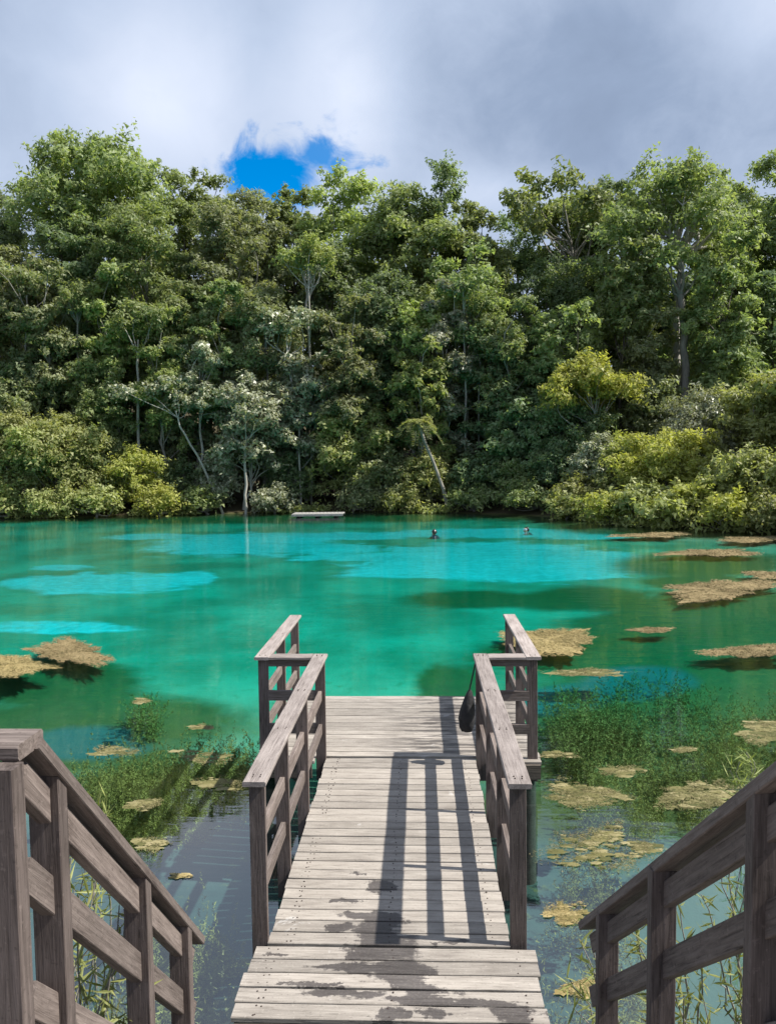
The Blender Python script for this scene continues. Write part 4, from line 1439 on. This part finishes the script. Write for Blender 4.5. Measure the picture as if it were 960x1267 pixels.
# ------------------------------------------------------------------ weed growing under the water
def under_weed(name, label, blobs, n, seed, kind='olive', h=(0.10, 0.50), topz=-0.05):
    rng = np.random.default_rng(seed)
    xs, ys = [], []
    for (u, v, hu, hv, k) in blobs:
        c = onz(u, v, 0)
        rx = (onz(u + hu, v, 0) - c).length
        t, b = onz(u, v - hv, 0), onz(u, v + hv, 0)
        m = int(n * k)
        a = rng.random(m) * 6.28
        r = np.sqrt(rng.random(m)) * (0.85 + 0.3 * np.sin(3 * a + seed))
        dy = np.sin(a) * r * (t.y - b.y) / 2
        xs.append(c.x + np.cos(a) * r * rx + (t.x - b.x) / (t.y - b.y) * dy)
        ys.append(c.y + dy)
    x, y = np.concatenate(xs), np.concatenate(ys)
    cl = wav(x, y, 3.1, seed) + 0.35 * rng.normal(size=len(x))
    keep = cl > -0.1
    x, y = x[keep], y[keep]
    m = len(x)
    gz = ground_z(x, y)
    ht = np.minimum((0.5 + 0.5 * wav(x, y, 2.2, seed + 2)) * (h[1] - h[0]) + h[0] + 0.18 * rng.normal(size=m), topz - gz)
    ht = np.maximum(ht, 0.12)
    acc = Acc()
    per = 44
    rep_ = np.repeat(np.arange(m), per)
    t = rng.random(m * per) ** 0.8
    rad = (0.035 + 0.05 * rng.random(m))[rep_] * (1.15 - t) * np.sqrt(rng.random(m * per))
    an = rng.random(m * per) * 6.28
    bend = rng.normal(size=(m, 2))[rep_] * 0.10 * (t ** 2)[:, None]
    P = np.stack([x[rep_] + np.cos(an) * rad + bend[:, 0], y[rep_] + np.sin(an) * rad + bend[:, 1], gz[rep_] + ht[rep_] * t], -1)
    D = np.stack([np.cos(an) * 0.7, np.sin(an) * 0.7, np.full(m * per, 0.8)], -1) + rng.normal(size=(m * per, 3)) * 0.25
    N = rng.normal(size=(m * per, 3)) + np.array([0.3, -0.3, 0.6])
    L = 0.018 + 0.026 * rng.random(m * per)
    v, q = leaf_tris(P, N, D, L, L * 0.30)
    v[:, 2] = np.minimum(v[:, 2], -0.012)
    acc.add(v, q)
    o = link(name, acc.build(name, MAT[kind]))
    o['kind'] = 'stuff'
    tag(o, label, 'water weed')
    return o


under_weed('water_weed', 'olive underwater weed bed left of the ramp', ((195, 908, 112, 34, 0.6), (160, 938, 80, 32, 0.3), (180, 862, 20, 18, 0.08), (285, 900, 34, 22, 0.15)), 2300, 31)
under_weed('water_weed', 'olive underwater weed bed right of the platform', ((780, 890, 115, 48, 0.6), (900, 875, 90, 48, 0.4), (720, 868, 50, 26, 0.2)), 2600, 32)
under_weed('water_weed', 'submerged yellow-green weed clump beside the landing on the left', ((283, 1195, 26, 48, 1.0),), 260, 33, 'straw', (0.3, 0.7))
under_weed('water_weed', 'added thin brown-green weed on the bottom left of the ramp', ((215, 1060, 80, 60, 0.5), (235, 1150, 80, 70, 0.5)), 1100, 38, 'olive', (0.04, 0.22))  # weed added to break up the sunlit stripes on the bed
under_weed('water_weed', 'submerged weed below the left stair rail', ((150, 1240, 75, 40, 1.0),), 420, 34, 'olive', (0.3, 0.8))
under_weed('water_weed', 'submerged weed right of the landing', ((720, 1010, 70, 40, 0.5), (760, 1120, 90, 70, 0.5)), 420, 35, 'olive', (0.2, 0.6))
under_weed('water_weed', 'submerged weed beyond the right weed mats', ((780, 850, 110, 30, 1.0),), 300, 36, 'olive', (0.2, 0.5))


# ------------------------------------------------------------------ willow-like plants beside the stairs
def willow(label, base, tips, seed, leaf_l=0.10):
    rng = np.random.default_rng(seed)
    base = Vector(base)
    root = thing('willow_herb', label, 'plant', base, 'thin-leaved plants beside the stairs')
    acc, lac = Acc(), Acc()
    for tip in tips:
        tip = np.array(tip) - np.array(base)
        n = 12
        t = np.linspace(0, 1, n)
        st = rng.normal(size=3) * np.array([0.04, 0.04, 0])
        path = st + (tip - st) * t[:, None] + np.array([0, 0, 1.0]) * (np.sin(t * math.pi) * 0.12)[:, None] + rng.normal(size=(n, 3)) * 0.012
        acc.add(*tube(path, np.linspace(0.008, 0.002, n), 5))
        m = 46
        tt = 0.18 + 0.82 * rng.random(m) ** 0.8
        P = np.stack([np.interp(tt, t, path[:, k]) for k in range(3)], -1)
        fw = norm(np.stack([np.interp(tt, t, np.gradient(path[:, k])) for k in range(3)], -1))
        D = norm(fw * 0.8 + rng.normal(size=(m, 3)) * 0.75 + np.array([0, 0, -0.05]))
        L = leaf_l * (0.6 + 0.8 * rng.random(m))
        v, q = leaf_quads(P + D * L[:, None] * 0.5, rng.normal(size=(m, 3)) + np.array([0, 0, 0.6]), D, L, np.full(m, 0.010), 0.1)
        lac.add(v, q)
    link('stem', acc.build('stem', BARK['grey'], True), root)
    link('foliage', lac.build('foliage', FOL['willow']), root)


def tip(u, v, y):
    return tuple(aty(u, v, y))


willow('thin-leaved green plant poking through the left stair railing', (-1.25, 2.35, -0.05),
       [tip(170, 1080, 2.35), tip(150, 1120, 2.3), tip(118, 1090, 2.5), tip(100, 1140, 2.3), tip(172, 1220, 2.25), tip(135, 1200, 2.4), tip(105, 1230, 2.3), tip(150, 1255, 2.2), tip(92, 1190, 2.6), tip(125, 1150, 2.5)], 61, 0.085)
willow('shaded dark plant behind the top of the left stair railing', (-1.5, 2.7, -0.05),
       [tip(90, 1060, 2.7), tip(110, 1075, 2.75), tip(95, 1100, 2.6), tip(128, 1090, 2.8), tip(88, 1130, 2.7)], 62, 0.09)
willow('thin-leaved plant at the end of the right stair railing', (0.95, 3.15, -0.25),
       [tip(722, 1170, 3.1), tip(708, 1210, 3.1), tip(728, 1140, 3.2), tip(735, 1200, 3.0), tip(715, 1250, 2.95), tip(740, 1240, 3.0)], 63, 0.085)
willow('twiggy plant seen through the middle of the right stair railing', (1.15, 3.0, -0.15),
       [tip(775, 1120, 3.0), tip(785, 1160, 2.9), tip(842, 1120, 3.0), tip(860, 1150, 3.0), tip(830, 1180, 2.9), tip(800, 1240, 2.8), tip(845, 1230, 2.8), tip(870, 1245, 2.8)], 64, 0.075)
willow('tall feathery stem behind the right stair railing', (1.45, 3.2, -0.1),
       [tip(905, 1040, 3.2), tip(890, 1070, 3.2), tip(912, 1100, 3.1), tip(900, 1180, 3.0), tip(912, 1230, 3.0), tip(870, 1105, 3.1), tip(885, 1210, 3.0)], 65, 0.06)
willow('small yellow-green sprig rising above the right stair railing', (2.4, 5.6, -0.4),
       [tip(925, 930, 5.6), tip(915, 945, 5.5), tip(935, 940, 5.6), tip(908, 955, 5.5)], 66, 0.16)
willow('small tuft of blades against the upper left stair railing', (-1.9, 4.2, -0.4),
       [tip(112, 985, 4.2), tip(120, 992, 4.2), tip(128, 1000, 4.1)], 67, 0.12)


# ------------------------------------------------------------------ black bag hanging on the right ramp railing
m_bag, n_ = new_mat('black_cloth')
p_ = n_.node('ShaderNodeBsdfPrincipled', Roughness=0.8)
f_ = n_.noise(n_.n.new('ShaderNodeTexCoord').outputs['Object'], 22.0, 4.0, 0.6)
n_.set(p_, 'Base Color', n_.ramp(f_, ((0.3, (0.006, 0.006, 0.007)), (0.7, (0.022, 0.021, 0.024)))))
b_ = n_.node('ShaderNodeBump', Strength=0.6, Distance=0.02)
n_.set(b_, 'Height', f_)
n_.set(p_, 'Normal', b_.outputs[0])
out_surface(n_, p_.outputs[0])
bag_c = aty(578, 880, 7.03)
bag = thing('hanging_bag', 'black drawstring bag hanging from the right ramp railing', 'bag', tuple(bag_c))
rngb = np.random.default_rng(4)
prof = [(-0.200, 0.012), (-0.190, 0.050), (-0.150, 0.075), (-0.08, 0.083), (0.0, 0.074), (0.08, 0.060), (0.14, 0.042), (0.18, 0.026), (0.20, 0.014)]
vs = []
S = 18
for i, (z, r) in enumerate(prof):
    for k in range(S):
        a = k * 2 * math.pi / S
        w = 1 + 0.10 * math.sin(3 * a + z * 9) + 0.06 * math.sin(7 * a - z * 20) + 0.03 * rngb.normal()
        vs.append((math.cos(a) * r * w * 0.90 + 0.12 * z * (1 if z > 0 else 0.2), math.sin(a) * r * w * 0.8, z))
q = [(i * S + k, i * S + (k + 1) % S, (i + 1) * S + (k + 1) % S, (i + 1) * S + k) for i in range(len(prof) - 1) for k in range(S)]
caps = [tuple(range(S - 1, -1, -1)), tuple(range((len(prof) - 1) * S, len(prof) * S))]
link('sack', mesh_np('sack', np.array(vs), [np.array(q), np.array(caps)], m_bag, True), bag)
hook = Vector((0.492, 7.06, RAIL_TOP - 0.035)) - bag_c
for off in (-0.012, 0.012):
    vs, q = tube(limb_path(np.random.default_rng(2), (0.02, off, 0.19), (hook.x, hook.y + off, hook.z), 6, 0.02), [0.006] * 6, 6)
    link('strap', mesh_np('strap', vs, [q], m_bag, True), bag)

# ------------------------------------------------------------------ white swimming raft at the far bank
m_raft, n_ = new_mat('white_raft_boards')
p_ = n_.node('ShaderNodeBsdfPrincipled', Roughness=0.7)
f_ = n_.noise(n_.n.new('ShaderNodeTexCoord').outputs['Object'], 3.0, 5.0, 0.65)
n_.set(p_, 'Base Color', n_.ramp(f_, ((0.3, (0.16, 0.155, 0.15)), (0.65, (0.36, 0.35, 0.34)))))
out_surface(n_, p_.outputs[0])
ra, rb = onz(362, 640), onz(424, 640)
raft = thing('floating_raft', 'low white wooden raft floating by the far bank', 'raft', tuple((ra + rb) / 2))
raft.rotation_euler = (0, 0, 0.03)
RL = (rb - ra).length
for i in range(14):
    o = link('deck_plank', bpy.data.meshes.get('raft_plank') or beam_mesh('raft_plank', 1.6, RL / 14 - 0.02, 0.04, m_raft, 0.005), raft)
    o.location = (-RL / 2 + (i + 0.5) * RL / 14, 0.6, 0.17)
    o.rotation_euler = (0, 0, math.pi / 2)
for y in (-0.17, 1.37):
    beam('side_beam', (-RL / 2, y, 0.105), (RL / 2, y, 0.105), 0.06, 0.085, m_raft, raft)
for x in (-RL * 0.36, 0, RL * 0.36):
    vs, q = tube([(x, -0.2, 0.02), (x, -0.15, 0.02), (x, 1.35, 0.02), (x, 1.4, 0.02)], [0.06, 0.13, 0.13, 0.06], 12)
    link('float', mesh_np('float', vs, [q], m_bag, True), raft)


# ------------------------------------------------------------------ two swimmers
def simple_mat(name, c, rough=0.6):
    m, n = new_mat(name)
    p = n.node('ShaderNodeBsdfPrincipled', Roughness=rough)
    tcn = n.n.new('ShaderNodeTexCoord')
    f = n.noise(tcn.outputs['Object'], 9.0, 3.0, 0.5)
    n.set(p, 'Base Color', n.mix(f, tuple(x * 0.8 for x in c), tuple(min(1, x * 1.2) for x in c)))
    out_surface(n, p.outputs[0])
    return m


M_SKIN = simple_mat('skin', (0.40, 0.24, 0.16))
M_HAIR = simple_mat('wet_dark_hair', (0.012, 0.010, 0.009), 0.35)
M_SUIT = simple_mat('navy_swimwear', (0.02, 0.03, 0.08))
M_MASK = simple_mat('pale_swim_mask', (0.45, 0.5, 0.6), 0.3)


def swimmer(label, loc, rz, seed, mask=False):
    root = thing('person', label, 'person', loc)
    root.rotation_euler = (0, 0, rz)
    J = {'pelvis': (0, 0.52, -0.26, 0.125, 0.10), 'belly': (0, 0.36, -0.20, 0.12, 0.09), 'chest': (0, 0.16, -0.10, 0.145, 0.10), 'collar': (0, 0.03, -0.02, 0.12, 0.075),
         'neck': (0, -0.01, 0.06, 0.055, 0.055), 'jaw': (0, -0.05, 0.12, 0.068, 0.075), 'skull': (0, -0.03, 0.205, 0.082, 0.095), 'crown': (0, -0.01, 0.26, 0.055, 0.065), 'nose': (0, -0.135, 0.165, 0.016, 0.016)}
    for s, n in ((-1, 'l'), (1, 'r')):
        J['sho' + n] = (s * 0.18, 0.05, -0.06, 0.06, 0.06)
        J['elb' + n] = (s * 0.30, -0.12, -0.22, 0.043, 0.043)
        J['wri' + n] = (s * 0.24, -0.36, -0.20, 0.03, 0.03)
        J['han' + n] = (s * 0.22, -0.48, -0.20, 0.034, 0.018)
        J['hip' + n] = (s * 0.10, 0.60, -0.26, 0.085, 0.085)
        J['kne' + n] = (s * 0.15, 0.98, -0.27, 0.055, 0.055)
        J['ank' + n] = (s * 0.13, 1.38, -0.25, 0.038, 0.038)
        J['toe' + n] = (s * 0.14, 1.58, -0.26, 0.03, 0.02)
    names = list(J)
    E = [('pelvis', 'belly'), ('belly', 'chest'), ('chest', 'collar'), ('collar', 'neck'), ('neck', 'jaw'), ('jaw', 'skull'), ('skull', 'crown'), ('jaw', 'nose')]
    for n in 'lr':
        E += [('collar', 'sho' + n), ('sho' + n, 'elb' + n), ('elb' + n, 'wri' + n), ('wri' + n, 'han' + n), ('pelvis', 'hip' + n), ('hip' + n, 'kne' + n), ('kne' + n, 'ank' + n), ('ank' + n, 'toe' + n)]
    me = bpy.data.meshes.new('body')
    me.from_pydata([J[k][:3] for k in names], [(names.index(a), names.index(b)) for a, b in E], [])
    me.materials.append(M_SKIN)
    body = link('body', me, root)
    sk = body.modifiers.new('skin', 'SKIN')
    for k, sv in zip(names, me.skin_vertices[0].data):
        sv.radius = J[k][3:]
        sv.use_root = (k == 'pelvis')
    sk.use_smooth_shade = True
    sb = body.modifiers.new('sub', 'SUBSURF')
    sb.levels = sb.render_levels = 2
    # hair: a cap over the back and top of the skull
    vs, q = [], []
    nr, na = 7, 14
    for i in range(nr):
        ph = (i / (nr - 1)) * 1.95
        for k in range(na):
            a = k * 2 * math.pi / na
            rr_ = 0.098 * (1 + 0.05 * math.sin(5 * a + i))
            x, y, z = math.sin(ph) * math.cos(a) * rr_, math.sin(ph) * math.sin(a) * rr_ * 1.15, math.cos(ph) * rr_ * 1.2
            ty = y * 0.75 + z * -0.5
            tz = z * 0.85 + y * -0.42
            vs.append((x, 0.012 + y * 0.9 + 0.030, 0.205 + z * 0.9 - (0.05 * max(0, y / 0.1) if y > 0 else 0)))
    q = [(i * na + k, i * na + (k + 1) % na, (i + 1) * na + (k + 1) % na, (i + 1) * na + k) for i in range(nr - 1) for k in range(na)]
    vs = [(x, y if y > -0.055 or z > 0.22 else -0.055, z) for (x, y, z) in vs]
    link('hair', mesh_np('hair', np.array(vs), [np.array(q)], M_HAIR, True), root)
    # swim top: a ring round the chest
    prof = [(0.30, -0.18, 0.175, 0.135), (0.20, -0.115, 0.195, 0.145), (0.10, -0.065, 0.195, 0.135), (0.04, -0.03, 0.165, 0.11)]
    vs = []
    for (y, z, rx, rz_) in prof:
        for k in range(14):
            a = k * 2 * math.pi / 14
            vs.append((math.cos(a) * rx, y + math.sin(a) * rz_ * 0.35, z + math.sin(a) * rz_))
    q = [(i * 14 + k, i * 14 + (k + 1) % 14, (i + 1) * 14 + (k + 1) % 14, (i + 1) * 14 + k) for i in range(3) for k in range(14)]
    link('swim_top', mesh_np('swim_top', np.array(vs), [np.array(q)], M_SUIT, True), root)
    if mask:
        vs = []
        for i in range(2):
            for k in range(9):
                a = math.pi + math.pi * k / 8
                vs.append((math.cos(a) * 0.088, -0.03 + math.sin(a) * 0.112, 0.185 + 0.055 * i))
        q = [(k, k + 1, 9 + k + 1, 9 + k) for k in range(8)]
        link('swim_mask', mesh_np('swim_mask', np.array(vs), [np.array(q)], M_MASK, True), root)
    return root


s1 = onz(537, 661)
s2 = onz(651, 657)
swimmer('dark-haired swimmer upright in the water near the middle of the lagoon', (s1.x, s1.y, -0.10), math.pi + 0.3, 1)
swimmer('swimmer with pale face mask low in the water, right of the other', (s2.x, s2.y, -0.14), -1.0, 2, True)
